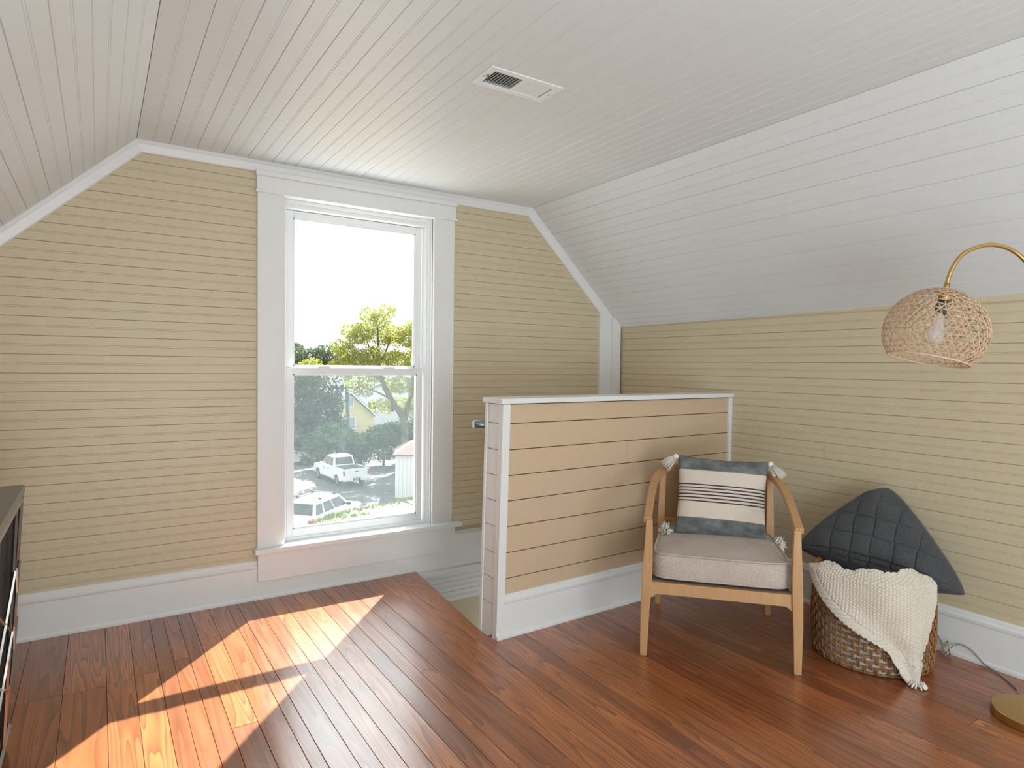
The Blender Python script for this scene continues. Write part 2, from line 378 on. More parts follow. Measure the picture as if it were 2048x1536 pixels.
# floor: backing, planks, stair opening
m = MB(); zf = -.02
m.box(LW-.1, 1.44, BK, 3.66, -.2, zf); m.box(1.44, 3.4, BK, 2.5, -.2, zf)
m.hexa([(1.44, 2.5, -.2), (1.48, 2.5, -.2), (1.585, YB, -.2), (1.44, YB, -.2), (1.44, 2.5, zf), (1.48, 2.5, zf), (1.585, YB, zf), (1.44, YB, zf)])
fl = st(m.build('floor', DARKGAP), 'dark red-brown stained pine plank floor', 'floor')
def plank(x0, x1, y0, y1, x1b=None):
    x1b = x1 if x1b is None else x1b; g = .0006; c = .0009; h = random.uniform(-.0006, .0006)
    lo = [(x0+g, y0+g, -.02), (x1-g, y0+g, -.02), (x1b-g, y1-g, -.02), (x0+g, y1-g, -.02)]
    mi = [(x, y, h-c) for x, y, _ in lo]
    hi = [(x0+g+c, y0+g+c, h), (x1-g-c, y0+g+c, h), (x1b-g-c, y1-g-c, h), (x0+g+c, y1-g-c, h)]
    fs = [(8, 9, 10, 11)]
    for a, b in ((0, 4), (4, 8)): fs += [(a+i, a+(i+1) % 4, b+(i+1) % 4, b+i) for i in range(4)]
    link('plank', lo+mi+hi, fs, FLOOR, fl)
seams = [-.6, -.52, -.435, -.35, -.261, -.12, .019, .113, .198, .256, .315, .374, .459, .545, .592, .674, .735, .8, .87, .955, 1.03, 1.09, 1.156, 1.25, 1.34]
x = 1.44; seams.append(x)
ww = [.062, .088, .066, .083, .09, .06, .083, .07]
i = 0
while x < 3.22: x += ww[i % 8]; seams.append(x); i += 1
for i, (a, b) in enumerate(zip(seams, seams[1:])):
    ye = YB+.01 if b <= 1.4401 else 2.50
    if b < .2: cuts = [BK, random.uniform(-1, .3), 2.886+.02*math.sin(i), ye]
    else:
        cuts = [BK]; y = random.uniform(-2.2, 2.4)
        while y < ye-.5: cuts.append(y); y += random.uniform(2.6, 4.2)
        cuts.append(ye)
    for u, v in zip(cuts, cuts[1:]): plank(a, b, u, v)
plank(1.44, 1.495, 2.50, YB+.01, 1.603)
# stairwell below
st(box('stairwell_floor', (1.3, 3.4, 2.4, 3.66, -2.3, -2.2), WALL), 'landing floor at the foot of the stairwell', 'floor')
st(box('wall_stair', (1.3, 1.44, 2.5, 3.66, -2.2, -.2), WALL), 'beige end wall of the stairwell below the floor', 'wall')
st(box('wall_under', (1.3, 3.4, 2.38, 2.5, -2.2, -.2), WALL), 'beige side wall of the stairwell below the half wall', 'wall')
sa = st(empty('staircase', (1.6, 3, -1), label='descending stair treads behind the half wall', cat='stairs'), None, None)
for k in range(6):
    x0 = 1.46+.255*k; z0 = -.19*(k+1)-.03
    box('tread', (x0, x0+.28, 2.63, 3.5, z0-.03, z0), FLOOR, sa, .004); box('riser', (x0+.262, x0+.277, 2.63, 3.5, z0-.19, z0-.03), WHITE, sa)

# ------------------------------------------------------------------ half wall
def hy(x): return 2.447+.033*(x-1.55)          # front face line
def lean(x, z): return x+.024*(z/1.1) if x < 1.7 else x
SHIP = flat('tan_shiplap', (208, 183, 154), .42, nscale=35, namt=.03, bstr=.2)  # shiplap base colour, a warmer tan than the walls
hw = st(empty('wall_half', (1.5, 2.5, 0), label='beige shiplap half wall with white cap guarding the stair', cat='wall'), None, None)
def hbox(name, x0, x1, d0, d1, z0, z1, mat, bevel=0):     # d: depth from the front face line, positive = away
    P = lambda x, d, z: (lean(x, z), hy(x)+d, z)
    q = [P(x0, d0, z0), P(x1, d0, z0), P(x1, d1, z0), P(x0, d1, z0), P(x0, d0, z1), P(x1, d0, z1), P(x1, d1, z1), P(x0, d1, z1)]
    return MB().hexa(q).build(name, mat, hw, bevel=bevel)
xe = 3.197
hbox('core', 1.525, xe, .012, .128, 0, 1.07, DARKGAP)
jz = [.15, .269, .388, .509, .627, .744, .862, .983, 1.072]
for a, b in zip(jz, jz[1:]):
    if abs(a-.744) < .01:
        hbox('shiplap_board', 1.54, 2.33, 0, .014, a+.0018, b-.0018, SHIP, .0012); hbox('shiplap_board', 2.331, xe, 0, .014, a+.0018, b-.0018, SHIP, .0012)
    else: hbox('shiplap_board', 1.54, xe, 0, .014, a+.0018, b-.0018, SHIP, .0012)
    hbox('back_board', 1.54, xe, .126, .14, a+.0018, b-.0018, SHIP, .0012)
ez = [0.005, .03, .147]+jz[1:]
for a, b in zip([.006]+jz, jz):
    hbox('end_board', 1.512, 1.530, .016, .124, a+.0015, b-.0015, WHITE, .001)
# corner stiles wrapping the end (front and back)
hbox('corner_stile', 1.506, 1.548, -.016, .004, 0, 1.073, WHITE, .002)
hbox('corner_stile', 1.506, 1.532, .004, .022, 0, 1.073, WHITE, .001)
hbox('corner_stile', 1.506, 1.548, .124, .142, 0, 1.073, WHITE, .002)
hbox('scribe_strip', xe-.036, xe-.006, -.012, .002, .2, 1.074, WHITE, .002)
cp = hbox('cap', 1.494, xe, -.022, .152, 1.075, 1.099, WHITE, .003)
# baseboard of the half wall
a = Vector((xe, hy(xe), 0)); b = Vector((1.545, hy(1.545), 0)); 
t = (b-a).normalized(); n = Vector((-t.y, t.x, 0)) if (-t.x) > 0 else Vector((t.y, -t.x, 0))
if n.y > 0: n = -n
vs = []
for p in (a, b): vs += [p+n*u+Vector((0, 0, v*.96)) for u, v in BP]
k = len(BP); MB().add(vs, [(i, (i+1) % k, k+(i+1) % k, k+i) for i in range(k)]+[tuple(range(k)), tuple(range(k, 2*k))]).build('base_moulding', WHITE, hw)
hbox('shoe', 1.506, 1.60, -.026, .0, .0, .018, WHITE, .004)
# handrail behind it
hr = empty('handrail', (1.6, 2.66, .9), label='grey metal stair handrail fixed behind the half wall', cat='handrail')
MB().tube([(1.507, 2.655, .966), (1.62, 2.655, .960), (2.7, 2.68, .16)], .02, 14).build('rail', CHROME, hr, True)
for x_, z_ in ((1.75, .86), (2.5, .30)): MB().tube([(x_, 2.588, z_-.07), (x_, 2.63, z_-.07), (x_, 2.655, z_-.02)], .007, 8).build('bracket', CHROME, hr, True)

# ------------------------------------------------------------------ window
wn = st(empty('window_1', (1.27, YB, .25), label='tall white double-hung window with wide flat casing', cat='window'), None, None)
def wbx(name, b, mat=WHITE, bev=.002, parent=None): return box(name, b, mat, parent or wn, bev)
wbx('side_casing', (.694, .832, YB-.022, YB+.01, .27, 2.135))
wbx('side_casing', (1.703, 1.838, YB-.022, YB+.01, .27, 2.135))
wbx('head_casing', (.69, 1.846, YB-.026, YB+.01, 2.135, 2.238))
wbx('head_fillet', (.684, 1.852, YB-.034, YB, 2.128, 2.142)); wbx('head_cap', (.684, 1.852, YB-.04, YB, 2.214, 2.24))
wbx('stool', (.676, 1.888, YB-.062, YB+.09, .248, .274), bev=.004)
wbx('apron', (.694, 1.853, YB-.034, YB-.002, .098, .248))
wbx('jamb', (.818, .832, YB, YB+.13, .27, 2.15), bev=.001); wbx('jamb', (1.703, 1.717, YB, YB+.13, .27, 2.15), bev=.001); wbx('head_jamb', (.82, 1.715, YB, YB+.13, 2.128, 2.145), bev=.001)
wbx('outer_sill', (.80, 1.74, YB+.08, YB+.19, .22, .265))
Y0 = YB+.044
m = MB(); m.box(.832, .856, Y0, Y0+.09, .274, 2.128); m.box(1.679, 1.703, Y0, Y0+.09, .274, 2.128); m.box(.856, 1.679, Y0, Y0+.09, 2.085, 2.128); m.box(.856, 1.679, Y0, Y0+.09, .262, .29)
m.box(.832, 1.703, Y0-.012, Y0+.002, 2.108, 2.128); m.box(1.691, 1.703, Y0-.012, Y0+.002, .274, 2.108); m.box(.832, .844, Y0-.012, Y0+.002, .274, 2.108)
m.build('vinyl_frame', VINYL, wn, bevel=.002)
def sash(name, x0, x1, z0, z1, y0, y1, st_, bot, top):
    m = MB(); m.box(x0, x0+st_, y0, y1, z0, z1); m.box(x1-st_, x1, y0, y1, z0, z1); m.box(x0+st_, x1-st_, y0, y1, z0, z0+bot); m.box(x0+st_, x1-st_, y0, y1, z1-top, z1)
    s = m.build(name, VINYL, wn, bevel=.002)
    b = MB(); e = .007; yy = y0+.004
    b.box(x0+st_, x0+st_+e, yy, y1-.004, z0+bot, z1-top); b.box(x1-st_-e, x1-st_, yy, y1-.004, z0+bot, z1-top); b.box(x0+st_, x1-st_, yy, y1-.004, z0+bot, z0+bot+e); b.box(x0+st_, x1-st_, yy, y1-.004, z1-top-e, z1-top)
    b.build('glazing_bead', VINYL, s); box('glass_pane', (x0+st_, x1-st_, (y0+y1)/2-.002, (y0+y1)/2+.002, z0+bot, z1-top), GLASS, s); return s
ls_ = sash('lower_sash', .858, 1.664, .288, 1.222, Y0+.008, Y0+.040, .034, .046, .034)
us = sash('upper_sash', .862, 1.668, 1.185, 2.083, Y0+.044, Y0+.074, .040, .046, .04)
box('sash_lock', (1.03, 1.10, Y0+.012, Y0+.05, 1.222, 1.232), VINYL, ls_, .003); box('sash_lock', (1.42, 1.49, Y0+.012, Y0+.05, 1.222, 1.232), VINYL, ls_, .003)
box('tilt_latch', (1.60, 1.655, Y0-.002, Y0+.01, .285, .297), VINYL, ls_, .002)
sf = MB(); y = Y0+.086
sf.box(.866, .878, y, y+.008, .29, 1.21); sf.box(1.657, 1.669, y, y+.008, .29, 1.21); sf.box(.866, 1.669, y, y+.008, .29, .302); sf.box(.866, 1.669, y, y+.008, 1.198, 1.21)
sfo = sf.build('screen_frame', VINYL, wn); MB().box(.878, 1.657, y+.003, y+.004, .302, 1.198).build('insect_screen', SCREEN, sfo)

# ------------------------------------------------------------------ ceiling vent
vt = empty('ceiling_vent', (1.31, 2.0, ZC), label='white metal register with dark slots in the flat ceiling', cat='vent')
m = MB(); z0, z1 = ZC-.005, ZC-.0005
for b in [(1.152, 1.466, 1.929, 1.956), (1.152, 1.466, 2.056, 2.083), (1.152, 1.182, 1.956, 2.056), (1.434, 1.466, 1.956, 2.056), (1.304, 1.312, 1.956, 2.056)]: m.box(*b, z0, z1)
m.build('frame', VINYL, vt, bevel=.0012)
box('duct_shade', (1.178, 1.438, 1.953, 2.06, ZC+.0098, ZC+.0115), flat('shade_black', (14, 14, 15), .9, nscale=9), vt)  # black plate stands in for the shade inside the duct
for k in range(10):
    for x0, sg in ((1.186, 1), (1.314, -1)):
        x = x0+.0122*k+.004; dx = -.0118 if sg < 0 else .008
        MB().hexa([(x, 1.957, ZC-.004), (x+.0011, 1.957, ZC-.004), (x+.0011, 2.055, ZC-.004), (x, 2.055, ZC-.004), (x+dx, 1.957, ZC+.009), (x+dx+.0011, 1.957, ZC+.009), (x+dx+.0011, 2.055, ZC+.009), (x+dx, 2.055, ZC+.009)]).build('louvre', VINYL, vt)
for px in (1.166, 1.452): MB().lathe([(0, -.0015), (.003, -.0015), (.0035, 0)], (px, 2.006, ZC-.005), 10).build('screw', SILVER, vt)
MB().box(1.170, 1.174, 1.985, 2.0, ZC-.010, ZC-.004).build('lever', SILVER, vt)

# ------------------------------------------------------------------ armchair
def lc(x, y, z): return Vector((2.177+.671*x+.741*y, 1.740-.741*x+.671*y, z))
Wd = Vector((.671, -.741, 0)); Dd = Vector((.741, .671, 0))
ch = empty('armchair', (2.42, 1.96, 0), label='light oak barrel armchair with cane back and taupe seat cushion', cat='chair')
def post(name, secs, mat=OAK, bev=.004):    # secs: (x,y,z,hx,hy)
    m = MB(); vs = []
    for x, y, z, hx, hy_ in secs: vs += [lc(x-hx, y-hy_, z), lc(x+hx, y-hy_, z), lc(x+hx, y+hy_, z), lc(x-hx, y+hy_, z)]
    n = len(secs); fs = [(3, 2, 1, 0), tuple(4*(n-1)+i for i in range(4))]+[(4*j+i, 4*j+(i+1) % 4, 4*j+4+(i+1) % 4, 4*j+4+i) for j in range(n-1) for i in range(4)]
    return m.add(vs, fs).build(name, mat, ch, bevel=bev)
for sg in (-1, 1):
    X = .298*sg
    post('front_leg', [(X+.012*sg, .02, .0, .0145, .016), (X+.008*sg, .018, .2, .019, .021), (X+.003*sg, .016, .30, .021, .024), (X, .016, .40, .020, .024), (X-.003*sg, .012, .52, .016, .02), (X-.004*sg, .012, .595, .0135, .018)])
    Xb = .262*sg
    post('rear_leg', [(Xb+.01*sg, .655, 0, .013, .015), (Xb+.004*sg, .60, .2, .018, .02), (Xb, .56, .33, .02, .024), (Xb-.004*sg, .545, .45, .018, .022), (Xb-.006*sg, .54, .60, .016, .018), (Xb-.01*sg, .535, .715, .014, .015)])
# hooped arm and top rail
hp = [(-.302, .003, .590), (-.300, .12, .628), (-.296, .25, .668), (-.286, .37, .702), (-.262, .47, .727), (-.215, .555, .742), (-.12, .612, .752), (0, .63, .755)]
hp = hp+[(-x, y, z) for x, y, z in hp[-2::-1]]
path = [lc(*p) for p in catmull(hp, 5)]
MB().sweep(path, [(-.017, -.013), (.017, -.013), (.017, .013), (-.017, .013)]).build('arm_rail', OAK, ch, bevel=.004)
# seat rails
def rail(name, a, b, z0, z1, t):
    a = lc(*a); b = lc(*b); d = (b-a).normalized(); n = d.cross(Vector((0, 0, 1)))*t/2
    q = [a-n, b-n, b+n, a+n]
    return MB().hexa([Vector((p.x, p.y, z0)) for p in q]+[Vector((p.x, p.y, z1)) for p in q]).build(name, OAK, ch, bevel=.003)
# front rail with arched lower ends
m = MB(); n = 24; vs = []
for i in range(n+1):
    u = -1+2*i/n; x = u*.284; e = max(0, (abs(u)-.9)/.1); zb = .277-.02*e*e
    vs += [lc(x, .004, zb), lc(x, .03, zb), lc(x, .03, .327), lc(x, .004, .327)]
m.add(vs, [(4*i+j, 4*i+(j+1) % 4, 4*i+4+(j+1) % 4, 4*i+4+j) for i in range(n) for j in range(4)]).build('front_rail', OAK, ch)
for sg in (-1, 1): rail('side_rail', (.294*sg, .03, 0), (.262*sg, .55, 0), .268, .322, .024)
rail('back_rail', (-.25, .555, 0), (.25, .555, 0), .268, .322, .024)
rail('lower_back_rail', (-.25, .560, 0), (.25, .560, 0), .46, .485, .018)
m = MB().hexa([lc(-.28, .03, .305), lc(.28, .03, .305), lc(.25, .54, .305), lc(-.25, .54, .305), lc(-.28, .03, .330), lc(.28, .03, .330), lc(.25, .54, .330), lc(-.25, .54, .330)])
m.build('seat_deck', FELT, ch, bevel=.004)
# seat cushion (puffed slab with piping)
def cush(u, v):      # plan position for u,v in [-1,1] (rounded rectangle, narrower at the back)
    y = .012+(v+1)/2*.525; wdt = .279-.026*(v+1)/2
    return u*wdt, y
def cush_surf():
    n = 28; m = MB()
    def rr(t):      # rounded square perimeter
        a = 2*PI*t; c, s = math.cos(a), math.sin(a); e = 9
        k = (abs(c)**e+abs(s)**e)**(-1/e); return c*k, s*k
    rings = [(0.0, .452+.012), (.35, .452+.011), (.7, .452+.006), (.9, .450), (.985, .446), (1.0, .436), (1.008, .40), (1.0, .352), (.985, .343), (.9, .338), (0, .338)]
    K = 96; vs = []
    for r, z in rings:
        for i in range(K):
            u, v = rr(i/K); x, y = cush(u*r, v*r); vs.append(lc(x, y, z+.002*math.sin(7*x+3)*math.cos(9*y)*(r < .95)))
    m.add(vs, [(j*K+i, j*K+(i+1) % K, (j+1)*K+(i+1) % K, (j+1)*K+i) for j in range(len(rings)-1) for i in range(K)])
    o = m.build('seat_cushion', CUSH, ch, True)
    for z in (.447, .346):
        MB().tube([lc(*cush(*rr(i/K)), z) for i in range(K)], .0042, 6, closed=True).build('piping', CUSH, o, True)
cush_surf()
# cane back panel: bent octagonal weave between the rear posts
def canep(u, v, off=0):    # u across -1..1, v up 0..1
    a = u*1.06; x = .252*math.sin(a)/math.sin(1.06); y = .548+.072*(math.cos(a)-math.cos(1.06))/(1-math.cos(1.06))-off
    return lc(x, y, .48+v*.262-(abs(u)**4)*v*.03)
m = MB()
def strip(pts, wd, off):
    vs = []
    for i, (u, v) in enumerate(pts):
        a = pts[max(i-1, 0)]; b = pts[min(i+1, len(pts)-1)]
        du, dv = (b[0]-a[0])*.26, (b[1]-a[1])*.26; L = math.hypot(du, dv); nx, ny = -dv/L, du/L
        vs += [canep(u+nx*wd/.26, v+ny*wd/.26, off), canep(u-nx*wd/.26, v-ny*wd/.26, off)]
    m.add(vs, [(2*i, 2*i+1, 2*i+3, 2*i+2) for i in range(len(pts)-1)])
pit = .0125; nu = int(.56/pit); nv = int(.26/pit)
for j in range(nv+1):
    for d in (-.0016, .0016): strip([(-1+2*k/18, min(1, max(0, (j*pit+d)/.26))) for k in range(19)], .0008, .001)
for i in range(nu+1):
    for d in (-.0016, .0016):
        u = -1+2*(i*pit+d)/.56
        if abs(u) < 1: strip([(u, k/3) for k in range(4)], .0008, 0)
for i in range(-nv, nu+nv):
    for sg in (1, -1):
        pts = []
        for k in range(13):
            v = k/12; u = -1+2*((i+.5)*pit+sg*(v*.26-.13))/.56
            if abs(u) <= 1: pts.append((u, v))
        if len(pts) > 1: strip(pts, .0011, -.001)
m.build('cane_panel', CANE, ch)
for sg in (-1, 1): MB().tube([canep(sg*.985, k/6, .002) for k in range(7)], .004, 6).build('cane_spline', CANE, ch, True)

# ------------------------------------------------------------------ pillow on the chair
def pillow_surface(M, a, T, n=48, bow=.07, fn=None, pinch=.42, ay=.93):
    def pt(i, j, sgn):
        u = -1+2*i; v = -1+2*j
        x = a*u*(1-bow*(1-v*v)*abs(u)**2); y = a*ay*v*(1-bow*(1-u*u)*abs(v)**2)
        t = T*max(0, (1-u**2)*(1-v**2))**pinch
        if fn: t += fn(u, v, sgn)*max(0, (1-u**4)*(1-v**4))**.3
        return M @ Vector((x, y, sgn*t))
    vf, ff, uf = grid(n, n, lambda i, j: pt(i, j, 1)); vb, fb, ub = grid(n, n, lambda i, j: pt(i, j, -1))
    k = len(vf); return vf+vb, ff+[tuple(q+k for q in f[::-1]) for f in fb], uf+ub
c0 = lc(.022, .425, .622); upv = (Vector((0, 0, 1))*.955+Dd*.285).normalized(); rv = (Wd*.995+Vector((0, 0, -.035))).normalized(); nv_ = rv.cross(upv).normalized(); upv = nv_.cross(rv)
Mp = Matrix.Translation(c0) @ Matrix((rv, upv, nv_)).transposed().to_4x4()
wr_ = lambda u, v, s: .0035*math.sin(3.1*u+5*v)*math.cos(4*v-2*u)+.004*math.exp(-((abs(u)-.85)**2+(abs(v)-.8)**2)*30)*math.sin(18*(u-v))
v, f, uv = pillow_surface(Mp, .212, .075, 56, fn=wr_)
pw = link('throw_pillow', v, f, STRIPED, None, True, uv)
tag(pw, 'square grey and cream striped pillow with tassels standing on the armchair', 'pillow')
def tassel(base, direction, L, spread, nstr=70, knot=.014):
    m = MB(); d = Vector(direction).normalized(); a = d.orthogonal().normalized(); b = d.cross(a)
    k = Vector(base)+d*knot
    bm = bmesh.new(); bmesh.ops.create_icosphere(bm, subdivisions=2, radius=knot); 
    m.add([k+v.co for v in bm.verts], [tuple(x.index for x in q.verts) for q in bm.faces]); bm.free()
    for i in range(nstr):
        an = random.uniform(0, 2*PI); r = math.sqrt(random.random())
        e = a*math.cos(an)*r+b*math.sin(an)*r
        LL = L*random.uniform(.85, 1.05)
        g = Vector((0, 0, -1))
        p0 = k+d*knot*.3+e*knot*.7; p1 = k+d*LL*.55+e*spread*.75+g*.002; p2 = k+d*LL+e*spread+g*.006
        m.tube([p0, p1, p2], .0017, 3)
    m.build('tassel', YARN, pw, True)
cor = lambda u, v: Mp @ Vector((.212*u, .197*v, 0))
tassel(cor(-.99, .99), rv*-.8+Vector((0, 0, -.65))-Dd*.2, .070, .031, 130)
tassel(cor(.99, .99), rv*.65+Vector((0, 0, -.75))-Dd*.2, .076, .033, 130)
def pompom(c, R_, ax_, n=260):
    m = MB(); ax_ = Vector(ax_).normalized(); c = Vector(c)
    for i in range(n):
        d = Vector((random.gauss(0, 1), random.gauss(0, 1), random.gauss(0, 1))).normalized()
        if d.dot(ax_) < -.35: continue
        L = R_*random.uniform(.8, 1.1); e = Vector((random.uniform(-1, 1), random.uniform(-1, 1), random.uniform(-1, 1)))*R_*.15
        m.tube([c, c+d*L*.6+e*.5, c+d*L+e], .0021, 3)
    m.tube([c-ax_*R_*.9, c], .006, 6)
    m.build('tassel', YARN, pw, True)
pompom(cor(-1.0, -1.0)-rv*.034+Vector((0, 0, .022))-Dd*.012, .038, rv*-.8-Dd*.4)
pompom(cor(1.0, -1.0)+rv*.040+Vector((0, 0, .016))-Dd*.022, .036, rv*.8-Dd*.5)

# ------------------------------------------------------------------ basket
BC = Vector((2.84, 1.46, 0)); BR = .228; BH = .365
bk = empty('wicker_basket', (2.84, 1.46, 0), label='round open-weave brown wicker basket with white liner on the floor', cat='basket')
def brad(z): return BR*(1+.03*math.sin(PI*min(1, z/BH)))-.006*max(0, 1-z/.03)
NR = 16
def ringpts(z, r0, k=72, wob=0): return [BC+Vector(((r0+wob*math.sin(9*2*PI*i/k))*math.cos(2*PI*i/k), (r0+wob*math.sin(9*2*PI*i/k))*math.sin(2*PI*i/k), z)) for i in range(k)]
for j in range(NR):
    z = .008+j*(BH-.012)/(NR-1)
    MB().tube(ringpts(z, brad(z), wob=.0008), .0037, 6, closed=True).build('coil', WICKER, bk, True)
m = MB(); dz = (BH-.012)/(NR-1); NW = 32
for j in range(NR-1):
    z = .008+j*dz
    for i in range(NW):
        a = 2*PI*(i+.5*(j % 2))/NW+random.uniform(-.008, .008)
        for s in (-.012, .012):
            pp = []
            for q, rr_ in ((-.25, .004), (.2, .0065), (.5, .005), (.8, .0065), (1.25, .004)):
                zz = z+q*dz; r = brad(max(0, zz))+rr_*.7; pp.append(BC+Vector((r*math.cos(a+s), r*math.sin(a+s), max(.003, zz))))
            m.tube(pp, .0030, 4, up=(math.cos(a), math.sin(a), 0))
tag(m.build('weave', WICKER, bk, True), kind='stuff')
# braided rim
for ph in (0, PI):
    MB().tube([BC+Vector(((BR+.006*math.cos(30*t+ph))*math.cos(t), (BR+.006*math.cos(30*t+ph))*math.sin(t), BH+.004+.006*math.sin(30*t+ph))) for t in [2*PI*i/360 for i in range(360)]], .0055, 5, closed=True).build('rim_braid', WICKER, bk, True)
MB().lathe([(0, .006), (BR-.012, .006), (BR-.010, .03), (BR-.009, BH*.5), (BR-.009, BH-.01), (BR-.013, BH-.01), (BR-.014, .012), (0, .012)], BC, 56).build('liner', LINER, bk, True)

# ------------------------------------------------------------------ charcoal woven pillow in the basket
L_ = Vector((2.84, 1.84, .41)); Rr = Vector((2.95, 1.125, .366)); T_ = Vector((3.095, 1.54, .735)); M_ = (L_+Rr)/2
eu = (Rr-L_)/2; ev = T_-M_; en = eu.cross(ev).normalized()
if en.x > 0: en = -en
def fpt(i, j, sgn):
    u = -1+2*i; v = -1+2*j                     # square coordinates; corners at left, right, top, bottom
    p = (u-v)/2; q = (u+v)/2                   # p: left-right, q: bottom-top
    bow = 1-.05*(1-abs(u))*(1-abs(v))
    T = .085*max(0, (1-u*u)*(1-v*v))**.40
    s = .082; gx = p*.345/s*1.0; gy = q*.36/s
    cx, cy = math.floor(gx), math.floor(gy); fx, fy = gx-cx, gy-cy
    par = (cx+cy) % 2
    if par: h = .009*math.sin(PI*fx)**.5*(.55+.45*math.sin(PI*fy))-(.004 if fx < .05 or fx > .95 else 0)
    else: h = .009*math.sin(PI*fy)**.5*(.55+.45*math.sin(PI*fx))-(.004 if fy < .05 or fy > .95 else 0)
    T += h*min(1, 4*(1-abs(u))*(1-abs(v))+.2)
    cf = (abs(u)*abs(v))**5; mid_ = (1-abs(u)*abs(v))
    k1 = 1-.062*cf+.03*max(abs(u), abs(v))**4*(1-min(abs(u), abs(v))**2); p *= k1; q *= k1
    qq = q if q > 0 else q*.28                 # lower half is squashed into the basket
    sag = -.03*abs(p)**3
    k = .012*math.sin(9*p+2)*max(0, q)*(1-abs(p))
    nk = Vector((0, 0, 0))
    if q > .78: nk = Vector((0, 0, 1))*(-.12*(q-.78))+eu*(.25*(q-.78))
    return M_+eu*p+ev*qq+en*(sgn*T*(1 if q > 0 else .9)+k)+Vector((0, 0, sag))+nk
vf, ff, _ = grid(150, 150, lambda i, j: fpt(i, j, 1)); vb, fb, _ = grid(60, 60, lambda i, j: fpt(i, j, -1)); k = len(vf)
fp = link('woven_pillow', vf+vb, ff+[tuple(q+k for q in f_[::-1]) for f_ in fb], FELT, None, True)
tag(fp, 'charcoal felt pillow of woven strips leaning in the wicker basket', 'pillow')

# ------------------------------------------------------------------ knitted throw over the basket
def throw():
    lf = [(-219, .372), (-214, .345), (-201.4, .299), (-180.2, .224), (-161.8, .176), (-140.9, .124), (-134.4, .076), (-125.2, .02), (-121.8, .004)]
    rt = [(-93, .41), (-91.0, .34), (-93, .30), (-95.1, .262), (-99, .20), (-102.5, .144), (-107.1, .100), (-110.5, .045), (-112.8, .004)]
    A = catmull([(a, z, 0) for a, z in lf], 20); B = catmull([(a, z, 0) for a, z in rt], 20)
    topz = catmull([(0, .385, 0), (.15, .425, 0), (.3, .412, 0), (.45, .432, 0), (.6, .428, 0), (.8, .44, 0), (1, .405, 0)], 20)
    def P(u, t, back=0):
        i = t*(len(A)-1); k = min(int(i), len(A)-2); fr = i-k
        a = A[k].lerp(A[k+1], fr); b = B[k].lerp(B[k+1], fr)
        ang = a.x+(b.x-a.x)*u; z = a.y+(b.y-a.y)*u
        # upper edge bulges up over the rim
        tz = topz[min(int(u*(len(topz)-1)), len(topz)-1)].y; wgt = max(0, 1-t*3.2)
        z = z*(1-wgt*wgt)+(tz)*wgt*wgt if z < tz else z
        wid = (b.x-a.x)*PI/180*.24
        s = u*wid; hgt = z
        r = .254+.010*math.sin(3.2*u*PI+1.5)*(1-t*.5)+.006*math.sin(5*t+7*u)+(.012 if t > .72 else 0)*min(1, (t-.72)*10)
        if wgt > 0 and z > BH+.02: r -= .06*min(1, (z-BH-.02)/.06)
        edge = min(s, .9)      # distance from the left (ribbed) border
        if s < .05 or t > .80:
            kn = .003*abs(math.sin(PI*(t*42 if s < .05 and t <= .80 else u*13)))
        else: 
            xs_ = ang*PI/180*.25/.0125; kn = .0042*abs(math.sin(PI*xs_))**.7*abs(math.sin(PI*(z/.0115+.5*(math.floor(xs_) % 2))))**.7
        if .045 < s < .055 and t < .8: kn -= .002
        r += kn
        an = math.radians(ang); return BC+Vector((r*math.cos(an), r*math.sin(an), max(z, .005)+.002*math.sin(60*u)*(t < .03)))
    v, f, _ = grid(300, 280, lambda i, j: P(i, j)); o = link('knit_throw', v, f, KNIT, None, True)
    md = o.modifiers.new('thickness', 'SOLIDIFY'); md.thickness = .007; md.offset = -1
    tag(o, 'cream chunky knit throw draped over the front of the wicker basket', 'throw')
    m = MB()
    tip = P(.5, 1)
    for i in range(60):
        a = random.uniform(0, 2*PI); q = random.random()**.5; e = Vector((math.cos(a)*q*.022, math.sin(a)*q*.022, 0))
        p = Vector((tip.x, tip.y, .008))+e+Vector((-.012, -.012, 0)); m.tube([p+Vector((0, 0, .012)), p+e*.3+Vector((0, 0, .004)), p+e*.6-Vector((0, 0, .003))], .0035, 4)
    m.build('fringe', YARN, o, True)
throw()

# ------------------------------------------------------------------ arc lamp
PB = Vector((2.81, .86, 0))
lp = empty('arc_floor_lamp', (2.81, .86, 0), label='brass arc floor lamp with round disc base and hanging rattan globe shade', cat='lamp')
MB().lathe([(0, 0), (.128, 0), (.131, .003), (.131, .029), (.128, .032), (.02, .0325), (.018, .04), (.012, .042)], PB, 96).build('base', BRASS, lp, bevel=0)
dv = Vector((-.839, .544, 0))
arc = [(0, .04), (0, .6), (0, 1.2), (0, 1.40), (.008, 1.484), (.047, 1.575), (.10, 1.641), (.150, 1.677), (.213, 1.692), (.272, 1.681), (.322, 1.652), (.357, 1.594), (.371, 1.536)]
MB().tube(catmull([PB+dv*h+Vector((0, 0, z)) for h, z in arc], 7), .0072, 14).build('pole', BRASS, lp, True)
top = PB+dv*.371+Vector((0, 0, 1.536)); SC = Vector((2.470, 1.081, 1.382)); SRd = .161
ax = (top-SC).normalized(); 
Q = Vector((0, 0, 1)).rotation_difference(ax).to_matrix().to_4x4(); MS = Matrix.Translation(SC) @ Q
MB().tube([top+ax*.02, top-ax*.012], .0095, 14).build('collar', BRASS, lp, True)
MB().lathe([(.001, .16), (.012, .158), (.024, .14), (.026, .115), (.02, .113), (.001, .113)], (0, 0, 0), 24, MS).build('socket_cup', BRASS, lp, True)
